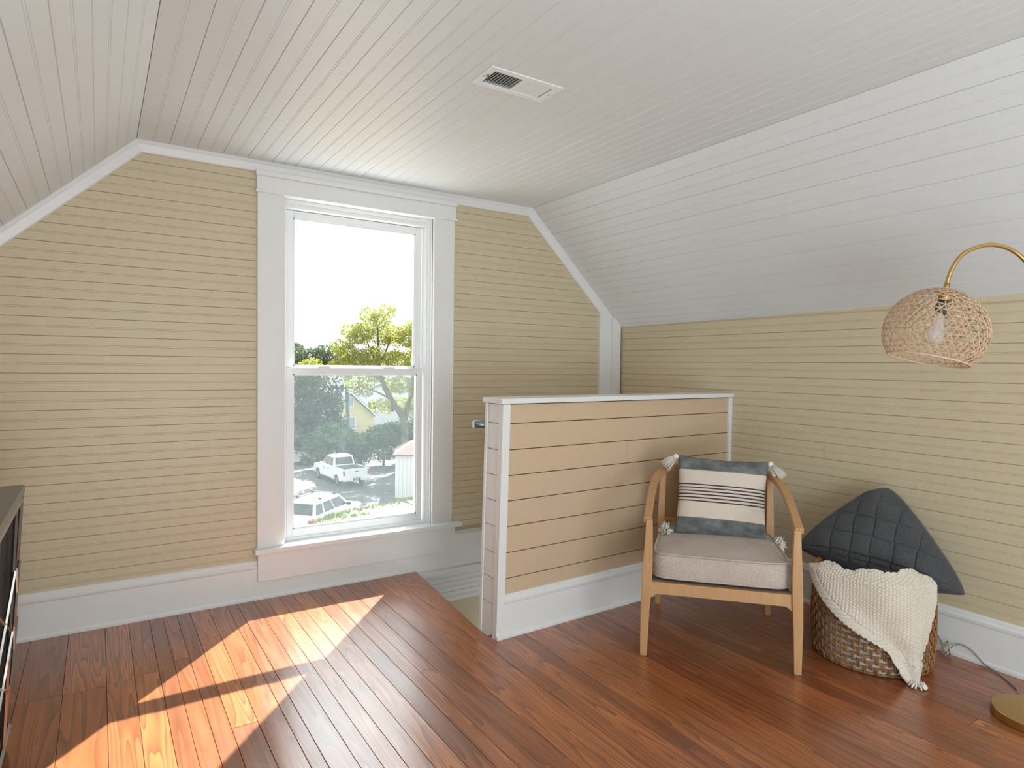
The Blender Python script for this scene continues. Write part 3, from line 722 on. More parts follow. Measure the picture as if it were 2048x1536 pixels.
MB().lathe([(.001, .113), (.018, .112), (.019, .07), (.016, .066), (.001, .066)], (0, 0, 0), 20, MS).build('socket', flat('teal_grey_plastic', (70, 84, 82), .4, nscale=20), lp, True)
MB().lathe([(.013, .068), (.014, .05), (.024, .028), (.031, .005), (.031, -.015), (.024, -.035), (.012, -.044), (.001, -.046)], (0, 0, 0), 24, MS).build('bulb', BULB, lp, True)
# rattan shade: doubled strands along a triangulated sphere, cut open at the bottom
bm = bmesh.new(); bmesh.ops.create_icosphere(bm, subdivisions=4, radius=1)
for v in bm.verts:
    v.co = Vector((v.co.x, v.co.y, v.co.z)); j = Vector((random.uniform(-1, 1), random.uniform(-1, 1), random.uniform(-1, 1)))*.016; v.co = (v.co+j).normalized()
cut = -.62; m = MB()
def sq(p): return MS @ Vector((p.x*SRd, p.y*SRd, p.z*SRd*.97))
bmesh.ops.bisect_plane(bm, geom=bm.verts[:]+bm.edges[:]+bm.faces[:], plane_co=(0, 0, cut), plane_no=(0, 0, -1), clear_outer=True)
for e in bm.edges:
    a, b = e.verts[0].co, e.verts[1].co
    if a.z > .985 or b.z > .985: continue
    if random.random() < .10: continue
    nrm = ((a+b)/2).normalized(); t = (b-a).normalized(); sd_ = nrm.cross(t)*.011
    for s_ in (-1, 1):
        p0 = sq(a*1.0+sd_*s_*.25); p1 = sq((a+b)/2*1.004+sd_*s_); p2 = sq(b*1.0+sd_*s_*.25)
        m.tube([p0, p1, p2], .00095, 4)
for v in bm.verts:
    if v.co.z < .98:
        p = sq(v.co); r = .0026; m.add([p+Vector(q)*r for q in ((1, 0, 0), (-1, 0, 0), (0, 1, 0), (0, -1, 0), (0, 0, 1), (0, 0, -1))], [(0, 2, 4), (2, 1, 4), (1, 3, 4), (3, 0, 4), (2, 0, 5), (1, 2, 5), (3, 1, 5), (0, 3, 5)])
bm.free()
sh = m.build('shade', RATTAN, lp, True)
rr0 = math.sqrt(1-cut*cut)
MB().tube([sq(Vector((rr0*math.cos(t), rr0*math.sin(t), cut))) for t in [2*PI*i/80 for i in range(80)]], .0032, 6, closed=True).build('rim', RATTAN, sh, True)
MB().tube([sq(Vector((.17*math.cos(t), .17*math.sin(t), .985))) for t in [2*PI*i/30 for i in range(30)]], .003, 6, closed=True).build('top_ring', RATTAN, sh, True)
mm = MB()
for k in range(3):
    t = 2*PI*k/3+.4; mm.tube([sq(Vector((.17*math.cos(t), .17*math.sin(t), .985))), MS @ Vector((0, 0, .158))], .0016, 5)
mm.build('spider', BRASS, sh, True)
cdp = [(2.86, .985, .006), (2.93, .985, .005), (2.995, .956+.02, .005), (3.05, 1.02, .005), (3.105, 1.08, .005), (3.135, 1.14, .012), (3.140, 1.19, .05), (3.135, 1.235, .06), (3.128, 1.27, .03), (3.105, 1.262, .012), (3.10, 1.285, .03), (3.128, 1.30, .045), (3.148, 1.34, .08), (3.153, 1.40, .14)]
CORD = flat('clear_brown_cord', (150, 138, 128), .35, nscale=60, namt=.1)
MB().tube(catmull(cdp, 6), .0028, 8).build('power_cord', CORD, lp, True)
MB().tube(catmull([(3.118, 1.262, .006), (3.09, 1.25, .03), (3.115, 1.27, .066), (3.132, 1.29, .03), (3.105, 1.285, .008), (3.092, 1.262, .02), (3.12, 1.248, .055)], 6), .0032, 8).build('cord_loop', flat('cord_tie', (196, 188, 180), .4, nscale=40), lp, True)

# ------------------------------------------------------------------ console cabinet on the left
kc = empty('console_cabinet', (-.45, 2.0, 0), label='black cabinet with silver lattice front at the left edge', cat='cabinet')
def kq(y, z, d=0): # front surface point: leans in slightly toward the floor
    return Vector((-.262+.052*(z/.85)**.6+d-.03*max(0, .1-z)/.1*0, y, z))
yy0, yy1 = 1.15, 2.58
m = MB().hexa([(LW+.02, yy0, .05), kq(yy0, .05, -.012), kq(yy1, .05, -.012), (LW+.02, yy1, .05), (LW+.02, yy0, .815), kq(yy0, .815, -.012), kq(yy1, .815, -.012), (LW+.02, yy1, .815)])
m.build('carcass', BLACK, kc, bevel=.002)
MB().box(LW+.01, -.203, yy0-.01, yy1+.012, .816, .843).build('top', flat('top_sheen_grey', (108, 104, 98), .35, nscale=10), kc, bevel=.002)  # dark top coloured grey, the light it reflects put into the colour
def bar(a, b, r=.0045, name='lattice_bar', k=4):
    MB().tube([a, b], r, k).build(name, SILVER, kc)
bar(kq(yy1-.006, 0, .0), kq(yy1-.006, .815, .0), .007, 'corner_post'); bar(kq(yy1-.006, .80, .001), kq(yy0, .80, .001), .007, 'top_frame'); bar(kq(yy1-.006, .07, .001), kq(yy0, .07, .001), .007, 'bottom_frame')
for y in (2.42, 2.0, 1.58): bar(kq(y, .07, .001), kq(y, .8, .001), .006, 'stile')
for y in (2.5, 2.21, 1.79, 1.37):
    hw_ = .045 if y == 2.5 else .2
    for zc in (.52, .34):
        bar(kq(y-hw_, zc+.09, .003), kq(y+hw_, zc-.09, .003)); bar(kq(y-hw_, zc-.09, .004), kq(y+hw_, zc+.09, .004))
for y in (yy0+.03, yy1-.03): MB().box(LW+.03, LW+.06, y-.015, y+.015, 0, .06).build('foot', SILVER, kc)

# ------------------------------------------------------------------ outdoors
GZ = -7.3
def asphalt():
    a = N('asphalt'); P = a.pos(); n = a.noise(P, 3, 5, .7); n2 = a.noise(P, .35, 3)
    a.link(a.ramp(a.math('ADD', a.math('MULTIPLY', n, .4), a.math('MULTIPLY', n2, .6)), [(.3, lin((78, 80, 84))), (.7, lin((112, 112, 112)))]), a.b.inputs['Base Color']); a.b.inputs['Roughness'].default_value = .9; return a.m
def lawnm():
    a = N('dry_lawn'); P = a.pos(); n = a.noise(P, 6, 5, .7); n2 = a.noise(P, .8, 3)
    a.link(a.ramp(a.math('ADD', a.math('MULTIPLY', n, .5), a.math('MULTIPLY', n2, .5)), [(.35, lin((128, 132, 72))), (.5, lin((168, 146, 122))), (.65, lin((186, 166, 150)))]), a.b.inputs['Base Color']); a.b.inputs['Roughness'].default_value = 1; return a.m
st(box('ground', (-120, 160, 12, 220, GZ-.5, GZ), asphalt()), 'grey asphalt parking lot below the house', 'ground')
BOUNCE = flat('white_bounce_panel', (236, 238, 240), .5, nscale=3, namt=.02)  # unseen sloped panel added to bounce sun up onto the ceiling
m = MB().hexa([(-1.5, 3.7, -.75), (4.5, 3.7, -.75), (4.5, 6.6, -1.55), (-1.5, 6.6, -1.55), (-1.5, 3.7, -.65), (4.5, 3.7, -.65), (4.5, 6.6, -1.45), (-1.5, 6.6, -1.45)])
pr_ = st(m.build('sun_bounce_panel', BOUNCE), 'unseen white panel added under the window to bounce sunlight in', 'roof')
for k in range(13):
    x = -1.4+.48*k; MB().hexa([(x, 3.7, -.65), (x+.03, 3.7, -.65), (x+.03, 6.6, -1.45), (x, 6.6, -1.45), (x, 3.7, -.61), (x+.03, 3.7, -.61), (x+.03, 6.6, -1.41), (x, 6.6, -1.41)]).build('panel_rib', BOUNCE, pr_)
# lawn bank in front of the parked cars
e = [(-30, 8), (4.0, 18.6), (5.7, 19.63), (6.9, 20.35), (9.3, 20.95), (12, 21.4), (40, 24)]
m = MB(); n = 40; 
ed = catmull([(x, y, 0) for x, y in e], 12); vs = []
for p in ed:
    t = random.uniform(-.04, .04)
    vs += [(p.x, 4.5, -3.75), (p.x, 4.5+(p.y-4.5)*.5, -3.66+t), (p.x, p.y, -3.6+t), (p.x+.4, p.y+1.2, -4.2), (p.x+1, p.y+4.5, GZ-.1), (p.x, 4.5, GZ-.2)]
K = 6
m.add(vs, [(K*i+j, K*i+(j+1) % K, K*(i+1)+(j+1) % K, K*(i+1)+j) for i in range(len(ed)-1) for j in range(K)])
lawn = st(m.build('lawn_bank', lawnm(), None, True), 'sunlit dry grass bank right below the window', 'lawn')
# grass tufts at the lip
GRASS = flat('grass_blade', (112, 134, 62), .8, nscale=3, namt=.3)
m = MB()
for i in range(1100):
    p = ed[0].lerp(ed[-1], 0); k = random.randrange(14, 58); p = ed[k].lerp(ed[k+1], random.random()); q = Vector((p.x+random.uniform(-.3, .3), p.y-abs(random.gauss(0, .16)), -3.61)); h = random.uniform(.04, .16)
    d = Vector((random.uniform(-1, 1), random.uniform(-1, 1), 0))*.04; w_ = Vector((random.uniform(-1, 1), random.uniform(-1, 1), 0)).normalized()*.02
    m.add([q-w_, q+w_, q+d+Vector((0, 0, h))], [(0, 1, 2)])
tag(m.build('grass', GRASS), 'bright green grass fringe along the lip of the bank', 'grass', kind='stuff')

PAINT = flat('white_car_paint', (226, 229, 232), .22, nscale=2, namt=.01, coat=.6)
SILVP = flat('silver_car_paint', (205, 208, 208), .25, nscale=2, namt=.01, coat=.6)
AUTOG = flat('dark_car_glass', (28, 34, 40), .06, nscale=1, namt=.1, coat=.5)
TYRE = flat('tyre_rubber', (26, 26, 28), .85, nscale=9, namt=.1); ALLOY = flat('alloy_rim', (168, 170, 174), .35, metal=.7, nscale=9)
REDL = flat('red_lens', (190, 40, 34), .25, nscale=9); TRIM = flat('black_trim', (30, 31, 33), .6, nscale=9)
def vehicle(name, label, loc, head, kind, paint):
    """local axes: x forward, y left, z up; origin on the ground under the middle"""
    hd = math.radians(head); M = Matrix.Translation(loc) @ Matrix.Rotation(hd, 4, 'Z')
    root = empty(name, loc, label=label, cat='truck' if kind == 'pickup' else 'car')
    W = .99 if kind != 'sedan' else .92
    sp = dict(pickup=dict(L=2.9, wb=(1.95, -1.75), wr=.40, belt=1.18, body=[(-2.9, .62), (-2.9, 1.27), (-.78, 1.27), (-.78, 1.2), (1.15, 1.17), (1.35, 1.18), (2.55, 1.12), (2.86, 1.0), (2.9, .55), (2.7, .42), (-2.6, .45)]),
              suv=dict(L=2.4, wb=(1.42, -1.42), wr=.37, belt=1.06, body=[(-2.38, .5), (-2.42, .75), (-2.38, 1.08), (-1.9, 1.1), (1.0, 1.05), (1.2, 1.06), (2.1, .98), (2.36, .82), (2.4, .5), (2.2, .32), (-2.2, .34)]),
              sedan=dict(L=2.4, wb=(1.45, -1.4), wr=.34, belt=1.0, body=[(-2.35, .4), (-2.4, .8), (-2.2, 1.02), (-1.6, 1.06), (.9, 1.0), (1.1, 1.0), (2.0, .9), (2.33, .72), (2.38, .42), (2.2, .28), (-2.2, .28)]))[kind]
    # body: outline with wheel arches, extruded in five slices for tumblehome
    out = []; b = sp['body']; wr = sp['wr']+.07
    out = [Vector((x, 0, z)) for x, z in b[:-1]]
    last = Vector((b[-2][0], 0, b[-2][1])); zb = b[-1][1]
    bot = []
    for wx in sp['wb']:
        bot += [Vector((wx+wr*math.cos(t), 0, sp['wr']+wr*math.sin(t))) for t in [PI*i/8 for i in range(9)] if sp['wr']+wr*math.sin(t) >= zb-.1]
    bot += [Vector((b[-1][0], 0, zb))]
    outline = out+bot; n = len(outline); vs = []
    sl = [(-1, .0), (-.985, .045), (-.93, .0), (.93, 0), (.985, .045), (1, .0)]
    ys = [(-W, 1), (-W+.02, 2), (W-.02, 2), (W, 1)]
    def yin(z): return .06*max(0, (z-.8)/.5)+.03*max(0, (.7-z)/.4)
    for y, s in ys:
        for p in outline:
            yy = math.copysign(abs(y)-yin(p.z)-(0.0), y); q = Vector(p)
            if s == 1: q = Vector((p.x*.992, 0, p.z if p.z < .7 else p.z-.035))
            vs.append(M @ Vector((q.x, yy, q.z)))
    fs = [tuple(range(n)), tuple(3*n+i for i in range(n))[::-1]]+[(k*n+i, k*n+(i+1) % n, (k+1)*n+(i+1) % n, (k+1)*n+i) for k in range(3) for i in range(n)]
    m = MB(); m.add(vs, fs); bo = m.build('body', paint, root)
    bmm = bmesh.new(); bmm.from_mesh(bo.data); bmesh.ops.triangulate(bmm, faces=[f for f in bmm.faces if len(f.verts) > 4]); bmm.to_mesh(bo.data); bmm.free()
    # greenhouse
    g = dict(pickup=[(-.78, 1.62), (-.45, 1.18), .80, .68, 1.18, 1.90], suv=[(-2.28, 1.25), (-1.95, .35), .86, .70, 1.06, 1.72], sedan=[(-1.75, 1.15), (-.95, .25), .80, .62, 1.0, 1.44])[kind]
    (xb0, xb1), (xt0, xt1), wb_, wt, z0, z1 = g
    if kind == 'pickup': (xt0, xt1) = (-.55, .65)
    B = [Vector((xb0, -wb_, z0)), Vector((xb1, -wb_, z0)), Vector((xb1, wb_, z0)), Vector((xb0, wb_, z0))]
    Tt = [Vector((xt0, -wt, z1)), Vector((xt1, -wt, z1)), Vector((xt1, wt, z1)), Vector((xt0, wt, z1))]
    # roof crown
    m = MB(); m.hexa([M @ p for p in B]+[M @ p for p in Tt])
    r1 = [Tt[0]+Vector((.12, .08, .045)), Tt[1]+Vector((-.12, .08, .045)), Tt[2]+Vector((-.12, -.08, .045)), Tt[3]+Vector((.12, -.08, .045))]
    m.hexa([M @ p for p in Tt]+[M @ p for p in r1]); m.build('cab', paint, root, bevel=.03)
    def pane(pname, a, b_, c, d, u0, u1, v0, v1, mat=AUTOG, t=.012, u0t=None, u1t=None):
        nn = (b_-a).cross(d-a).normalized(); cen = (a+c)/2
        if nn.dot(cen-Vector((0, 0, 1))) < 0: nn = -nn
        f = lambda u, v: a.lerp(b_, u).lerp(d.lerp(c, u), v)
        u0t = u0 if u0t is None else u0t; u1t = u1 if u1t is None else u1t
        q = [f(u0, v0), f(u1, v0), f(u1t, v1), f(u0t, v1)]
        MB().hexa([M @ (p-nn*.01) for p in q]+[M @ (p+nn*t) for p in q]).build(pname, mat, root)
    for sgn, ia, ib in ((-1, 0, 1), (1, 3, 2)):
        a, b_, c, d = B[ia], B[ib], Tt[ib], Tt[ia]
        if kind == 'suv':
            for u0, u1 in ((.04, .24), (.29, .55), (.58, .93)): pane('side_window', a, b_, c, d, u0, u1, .10, .84)
        else:
            for u0, u1 in ((.08, .46), (.50, .93)): pane('side_window', a, b_, c, d, u0, u1, .10, .86)
    pane('rear_window', B[0], B[3], Tt[3], Tt[0], .07, .93, .14 if kind != 'pickup' else .2, .88)
    pane('windshield', B[1], B[2], Tt[2], Tt[1], .06, .94, .08, .92)
    lbox = lambda nm, x0, x1, y0, y1, a0, a1, mat, bv=.01: MB().hexa([M @ Vector(p) for p in ((x0, y0, a0), (x1, y0, a0), (x1, y1, a0), (x0, y1, a0), (x0, y0, a1), (x1, y0, a1), (x1, y1, a1), (x0, y1, a1))]).build(nm, mat, root, bevel=bv)
    for wx in sp['wb']:
        for sy in (-1, 1):
            Mw = M @ Matrix.Translation((wx, sy*(W-.13), sp['wr'])) @ Matrix.Rotation(-sy*PI/2, 4, 'X')
            R_ = sp['wr']
            wh = MB().lathe([(R_*.6, -.1), (R_*.94, -.1), (R_, -.07), (R_, .07), (R_*.94, .1), (R_*.62, .1)], (0, 0, 0), 28, Mw).build('tyre', TYRE, root, True)
            MB().lathe([(.001, .085), (.06, .085), (.07, .06), (R_*.55, .075), (R_*.64, .1), (R_*.64, -.1)], (0, 0, 0), 28, Mw).build('rim', ALLOY, wh, True)
            sp_ = MB()
            for k in range(6):
                t = 2*PI*k/6; c, s = math.cos(t), math.sin(t); w2 = .03
                sp_.hexa([Mw @ Vector(p) for p in ((c*.05-s*w2, s*.05+c*w2, .08), (c*.05+s*w2, s*.05-c*w2, .08), (c*R_*.6+s*w2, s*R_*.6-c*w2, .085), (c*R_*.6-s*w2, s*R_*.6+c*w2, .085), (c*.05-s*w2, s*.05+c*w2, .1), (c*.05+s*w2, s*.05-c*w2, .1), (c*R_*.6+s*w2, s*R_*.6-c*w2, .1), (c*R_*.6-s*w2, s*R_*.6+c*w2, .1))])
            sp_.build('spoke', ALLOY, wh)
    L = sp['L']
    if kind == 'pickup':
        lbox('bed', -2.78, -.82, -.80, .80, 1.262, 1.276, TRIM, 0)
        for y0, y1 in ((-.97, -.82), (.82, .97)): lbox('bed_rail', -2.9, -.78, y0, y1, 1.25, 1.31, paint)
        lbox('tailgate', -2.93, -2.86, -.80, .80, .72, 1.31, paint); lbox('gate_handle', -2.945, -2.92, -.12, .12, 1.08, 1.14, TRIM, .004)
        for s in (-1, 1): lbox('tail_lamp', -2.93, -2.82, s*.82 if s > 0 else -.95, .95 if s > 0 else -.82, .86, 1.2, REDL); lbox('bumper', -3.03, -2.84, .28 if s > 0 else -.97, .97 if s > 0 else -.28, .48, .68, paint, .03)
        lbox('hitch_step', -3.0, -2.86, -.28, .28, .5, .66, TRIM); lbox('number_plate', -3.01, -2.99, -.15, .15, .53, .66, ALLOY, .002)
        for x_ in (-.05, .75):
            for s in (-1, 1): lbox('door_handle', x_-.1, x_+.1, s*.945-.02, s*.945+.02, 1.0, 1.04, TRIM, .004)
        lbox('side_step', -.9, 1.3, .9, .99, .36, .43, TRIM); lbox('side_step', -.9, 1.3, -.99, -.9, .36, .43, TRIM)
    else:
        for s in (-1, 1):
            y0, y1 = (.62, W+.005) if s > 0 else (-W-.005, -.62)
            lbox('tail_lamp', -L-.03, -L+.16, y0, y1, .78, .95, REDL, .02); lbox('head_lamp', L-.28, L-.04, y0, y1, .68, .82, ALLOY, .02)
        lbox('bumper', -L-.05, -L+.1, -W*.95, W*.95, .36, .55, paint, .04)
        for x_ in (-.9, .15):
            for s in (-1, 1): lbox('door_handle', x_-.09, x_+.09, s*(W-.02)-.015, s*(W-.02)+.015, .84, .87, paint, .004)
    if kind == 'suv':
        for s in (-1, 1):
            MB().tube([M @ Vector((x_, s*.62, 1.76+z_)) for x_, z_ in ((-1.8, 0), (-1.7, .05), (.1, .05), (.2, 0))], .022, 6).build('roof_rail', SILVER, root, True)
            for x_ in (-1.4, .0): lbox('rack_foot', x_-.07, x_+.07, s*.62-.06, s*.62+.06, 1.79, 1.87, TRIM)
        for x_ in (-1.4, .0): lbox('cross_bar', x_-.03, x_+.03, -.66, .66, 1.85, 1.885, SILVER)
    for s in (-1, 1): lbox('wing_mirror', xb1-.5, xb1-.32, s*1.0-.09, s*1.0+.09, z0+.02, z0+.18, paint if kind == 'pickup' else TRIM, .03)
    return root
# headings are angles from +X
hp_ = math.radians(93.5); fwd = Vector((math.cos(hp_), math.sin(hp_), 0)); lft = Vector((-fwd.y, fwd.x, 0))
pc = Vector((13.953, 43.647, GZ))+fwd*1.75-lft*.86
vehicle('pickup_truck', 'white crew cab pickup seen from behind, in the middle of the lot', pc, 93.5, 'pickup', PAINT)
vehicle('estate_car', 'white car with roof rack, nearest, half hidden behind the grass bank', Vector((9.75, 32.9, GZ+.02)), 43, 'suv', PAINT)
vehicle('saloon_car', 'silver-white car cut by the window frame, left of the pickup', Vector((12.9, 54.6, GZ)), 4, 'sedan', SILVP)

# house, shed, pole, wires
HY = flat('yellow_siding', (200, 188, 142), .8, nscale=1, namt=.04); ROOF = flat('grey_shingle', (140, 138, 138), .9, nscale=6, namt=.2)
SHW = flat('white_shed_siding', (214, 216, 220), .7, nscale=4, namt=.03); SHR = flat('brown_shingle', (112, 92, 88), .9, nscale=8, namt=.25)
hs = empty('yellow_house', (25, 76, GZ), label='pale yellow gabled house beyond the hedge', cat='house')
Mh = Matrix.Translation((25.3, 75, GZ)) @ Matrix.Rotation(math.radians(6), 4, 'Z')
def hb(nm, mat, base, off, par=hs): return MB().prism([Mh @ Vector(p) for p in base], (Mh.to_3x3() @ Vector(off))).build(nm, mat, par)
hb('wall', HY, [(-3.2, 0, 0), (3.2, 0, 0), (3.2, 0, 2.2), (0, 0, 4.95), (-3.2, 0, 2.2)], (0, 9, 0))
for s in (-1, 1):
    hb('roof', ROOF, [(0, -.4, 5.15), (s*3.7, -.4, 1.95), (s*3.7, -.4, 2.1), (0, -.4, 5.32)], (0, 9.8, 0))
    hb('rake_board', SHW, [(0, -.45, 4.98), (s*3.65, -.45, 1.80), (s*3.65, -.45, 2.03), (0, -.45, 5.22)], (0, .08, 0))
for nm, cx, cz, w2, h2 in (('window', .12, 3.9, .35, .5), ('window', .25, 1.35, .5, .65), ('window', -1.8, 1.35, .5, .65)):
    fr = hb(nm, SHW, [(cx-w2-.12, -.05, cz-h2-.12), (cx+w2+.12, -.05, cz-h2-.12), (cx+w2+.12, -.05, cz+h2+.12), (cx-w2-.12, -.05, cz+h2+.12)], (0, .06, 0))
    hb('pane', flat('dull_pane', (150, 160, 172), .15, nscale=3), [(cx-w2, -.07, cz-h2), (cx+w2, -.07, cz-h2), (cx+w2, -.07, cz+h2), (cx-w2, -.07, cz+h2)], (0, .03, 0), fr)
h2_ = empty('far_house', (36, 84, GZ), label='white house glimpsed through the yellow maple on the right', cat='house')
MB().prism([(29.5, 84, GZ), (42, 84, GZ), (42, 84, -3.2), (35.5, 84, -.4), (29.5, 84, -3.2)], (0, 8, 0)).build('wall', SHW, h2_)
MB().prism([(29, 83.6, -3.3), (35.5, 83.6, -.45), (35.5, 83.6, -.2), (28.8, 83.6, -3.1)], (0, 8.8, 0)).build('roof', ROOF, h2_)
MB().prism([(42.2, 83.6, -3.3), (35.5, 83.6, -.45), (35.5, 83.6, -.2), (42.4, 83.6, -3.1)], (0, 8.8, 0)).build('roof', ROOF, h2_)
for x_ in (31.5, 34.2, 37, 40): MB().box(x_-.5, x_+.5, 83.92, 84.02, -5.4, -4.0).build('window', TRIM, h2_)
sd_ = empty('garden_shed', (16.5, 39, GZ), label='small white board-sided shed at the right edge of the lot', cat='shed')
Ms = Matrix.Translation((15.84, 38, GZ)) @ Matrix.Rotation(math.radians(-26), 4, 'Z')
def sb(nm, x0, x1, y0, y1, z0, z1, mat): return MB().hexa([Ms @ Vector(p) for p in ((x0, y0, z0), (x1, y0, z0), (x1, y1, z0), (x0, y1, z0), (x0, y0, z1), (x1, y0, z1), (x1, y1, z1), (x0, y1, z1))]).build(nm, mat, sd_)
sb('core', .02, 3.4, .05, 4, 0, 2.74, SHW)
for k in range(14): sb('siding_board', .245*k, .245*k+.232, 0, .06, 0, 2.75, SHW)
for s_ in (0, 1):
    q = [(-.15, -.2 if s_ == 0 else 4.2, 2.7), (1.7, 2.0, 3.7), (3.6, 2.0, 3.7), (3.7, -.2 if s_ == 0 else 4.2, 2.7)]
    MB().prism([Ms @ Vector(p) for p in q], (0, 0, .08)).build('roof', SHR, sd_)
MB().prism([Ms @ Vector(p) for p in ((-.15, -.2, 2.7), (-.15, 4.2, 2.7), (1.7, 2.0, 3.7))], (0, 0, .08)).build('roof', SHR, sd_)
POLE = flat('weathered_pole', (120, 132, 140), .9, nscale=8, namt=.15)
up_ = empty('utility_pole', (20.1, 60, GZ), label='tall grey wooden utility pole beside the yellow house', cat='pole')
MB().tube([(20.25, 60, GZ), (20.0, 60, -1), (19.75, 60, 3.0)], .17, 10, radii=[.2, .17, .13]).build('post', POLE, up_, True)
MB().box(18.9, 20.8, 59.9, 60.05, 1.9, 2.05).build('cross_arm', POLE, up_); MB().tube([(20.2, 59.75, -.3), (20.2, 59.75, .5)], .2, 10).build('transformer', POLE, up_, True)
for k, pts in enumerate(([(9, 50, -5.9), (13.68, 55, -5.139), (16.86, 55.5, -4.433), (20.1, 59.8, -3.9)], [(20.1, 60, -4.9), (25, 57, -4.5), (32, 54, -4.2)])):
    o = MB().tube(catmull([Vector(p) for p in pts], 5), .025, 5).build('overhead_wire', SILVER, None, True)
    tag(o, ['slack overhead wire crossing the dark evergreen left of the pole', 'slack overhead wire crossing the yellow house right of the pole'][k], 'wire', 'overhead wires')

# vegetation
def leafm(name, cols, tl=.35):
    a = N(name); P = a.pos(); n = a.noise(P, 1.3, 3, .7); n2 = a.noise(P, 9, 2)
    f = a.math('ADD', a.math('MULTIPLY', n, .6), a.math('MULTIPLY', n2, .4))
    c = a.ramp(f, [(.3, lin(cols[0])), (.5, lin(cols[1])), (.7, lin(cols[2]))])
    d = a.new('ShaderNodeBsdfDiffuse'); t = a.new('ShaderNodeBsdfTranslucent'); m = a.new('ShaderNodeMixShader'); m.inputs[0].default_value = tl
    a.link(c, d.inputs[0]); a.link(c, t.inputs[0]); a.link(d.outputs[0], m.inputs[1]); a.link(t.outputs[0], m.inputs[2]); a.link(m.outputs[0], a.n['Material Output'].inputs[0]); return a.m
MAPLE = leafm('maple_leaves', [(128, 146, 70), (164, 170, 84), (200, 178, 88)], .5)
DARKL = leafm('evergreen_leaves', [(26, 42, 36), (42, 60, 48), (66, 84, 60)], .2)
HEDGE = leafm('hedge_leaves', [(40, 58, 46), (60, 82, 60), (96, 114, 76)], .25)
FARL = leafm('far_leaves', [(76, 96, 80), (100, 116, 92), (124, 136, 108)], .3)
BARK = flat('bark', (98, 88, 80), .95, nscale=6, namt=.25)
def leaves(name, blobs, n, size, mat, parent):
    pts = []; 
    vol = np.array([b[3]*b[4]*b[5] for b in blobs]); cnt = np.maximum(20, (n*vol**.72/np.sum(vol**.72))).astype(int)
    for (x, y, z, rx, ry, rz), c in zip(blobs, cnt):
        d = rng.normal(size=(c, 3)); d /= np.linalg.norm(d, axis=1)[:, None]; r = rng.uniform(.55, 1.05, c)**.6
        pts.append(np.array([x, y, z])+d*r[:, None]*np.array([rx, ry, rz]))
    P = np.concatenate(pts); k = len(P)
    a = rng.normal(size=(k, 3)); a /= np.linalg.norm(a, axis=1)[:, None]; b = np.cross(a, rng.normal(size=(k, 3))); b /= np.linalg.norm(b, axis=1)[:, None]
    s = size*rng.uniform(.6, 1.3, k)[:, None]
    V = np.stack([P-a*s*.5, P-b*s*.32, P+a*s*.5, P+b*s*.32], 1).reshape(-1, 3)
    me = bpy.data.meshes.new(name); me.vertices.add(4*k); me.vertices.foreach_set('co', V.ravel().astype(np.float32)); me.loops.add(4*k); me.loops.foreach_set('vertex_index', np.arange(4*k, dtype=np.int32))
    me.polygons.add(k); me.polygons.foreach_set('loop_start', np.arange(0, 4*k, 4, dtype=np.int32)); me.update(calc_edges=True); me.materials.append(mat)
    o = bpy.data.objects.new(name, me); C.objects.link(o); o.parent = parent; o['kind'] = 'stuff'; return o
def tree(name, label, cat, base, limbs, blobs, n, size, mat, group=None):
    r = empty(name, base, label=label, cat=cat, group=group)
    for i, (pts, r0, r1) in enumerate(limbs):
        p = catmull([Vector(q) for q in pts], 5); k = len(p)
        MB().tube(p, r0, 8, radii=[r0+(r1-r0)*j/(k-1) for j in range(k)]).build('trunk' if i == 0 else 'branch', BARK, r, True)
    leaves('foliage', blobs, n, size, mat, r); return r
Ym = 48
crown = []
for (x, z, r) in [(18.4, 4.9, 1.0), (17.6, 3.7, 1.2), (16.6, 3.6, 1.0), (15.9, 2.3, 1.1), (15.3, 1.0, 1.0), (16.8, 1.2, 1.3), (18.2, 1.9, 1.2), (19.4, 3.6, 1.2), (20.5, 3.3, 1.2), (21.6, 4.2, 1.1), (20.3, 1.2, 1.4), (21.8, 1.6, 1.5), (18.5, .3, 1.2), (17.2, -.5, .9), (19.8, -.6, 1.1), (21.6, -.6, 1.3), (22.6, 2.6, 1.4), (18.9, -1.9, .8), (20.9, -2.4, 1.0), (22.6, -2.2, 1.2), (19.0, 5.5, .5), (23.6, .4, 1.6)]:
    for k in range(3): crown.append((x+random.uniform(-.6, .6), Ym+random.uniform(-1.5, 1.5), z+random.uniform(-.4, .4), r*.75, r*.75, r*.62))
tree('maple_tree', 'yellow-green maple with forked trunk, tallest tree in the window', 'tree', (20.8, 48, GZ),
     [([(20.9, 48, GZ), (20.7, 48, -3.4), (19.8, 48, -1.9), (19.0, 48, -.4), (18.6, 48, 1.2), (18.5, 48, 2.9), (18.4, 48, 5.0)], .34, .05),
      ([(20.75, 48, -3.6), (21.1, 48, -2.2), (21.5, 48, -.4), (21.4, 48, 1.5), (21.3, 48, 3.4)], .22, .04),
      ([(19.0, 48, -.4), (18.0, 48, .6), (17.0, 48.3, 1.5), (16.2, 48.3, 2.6)], .13, .03),
      ([(18.6, 48, 1.2), (19.1, 47.7, 2.4), (19.5, 47.7, 3.8)], .1, .03), ([(18.6, 48, 1.0), (17.9, 48, 2.2), (17.4, 48, 3.6)], .1, .03), ([(19.6, 48, -1.6), (18.4, 47.8, -1.0), (17.2, 47.6, -.6)], .1, .03)],
     crown, 26000, .19, MAPLE)
ev = []
for z, r in [(-6.3, 2.8), (-5, 2.9), (-3.6, 2.6), (-2.2, 2.3), (-1.0, 1.9), (0, 1.3)]:
    for k in range(4): ev.append((15.6+random.uniform(-1, 1), 58+random.uniform(-.8, .8), z, r*.62, r*.62, .95))
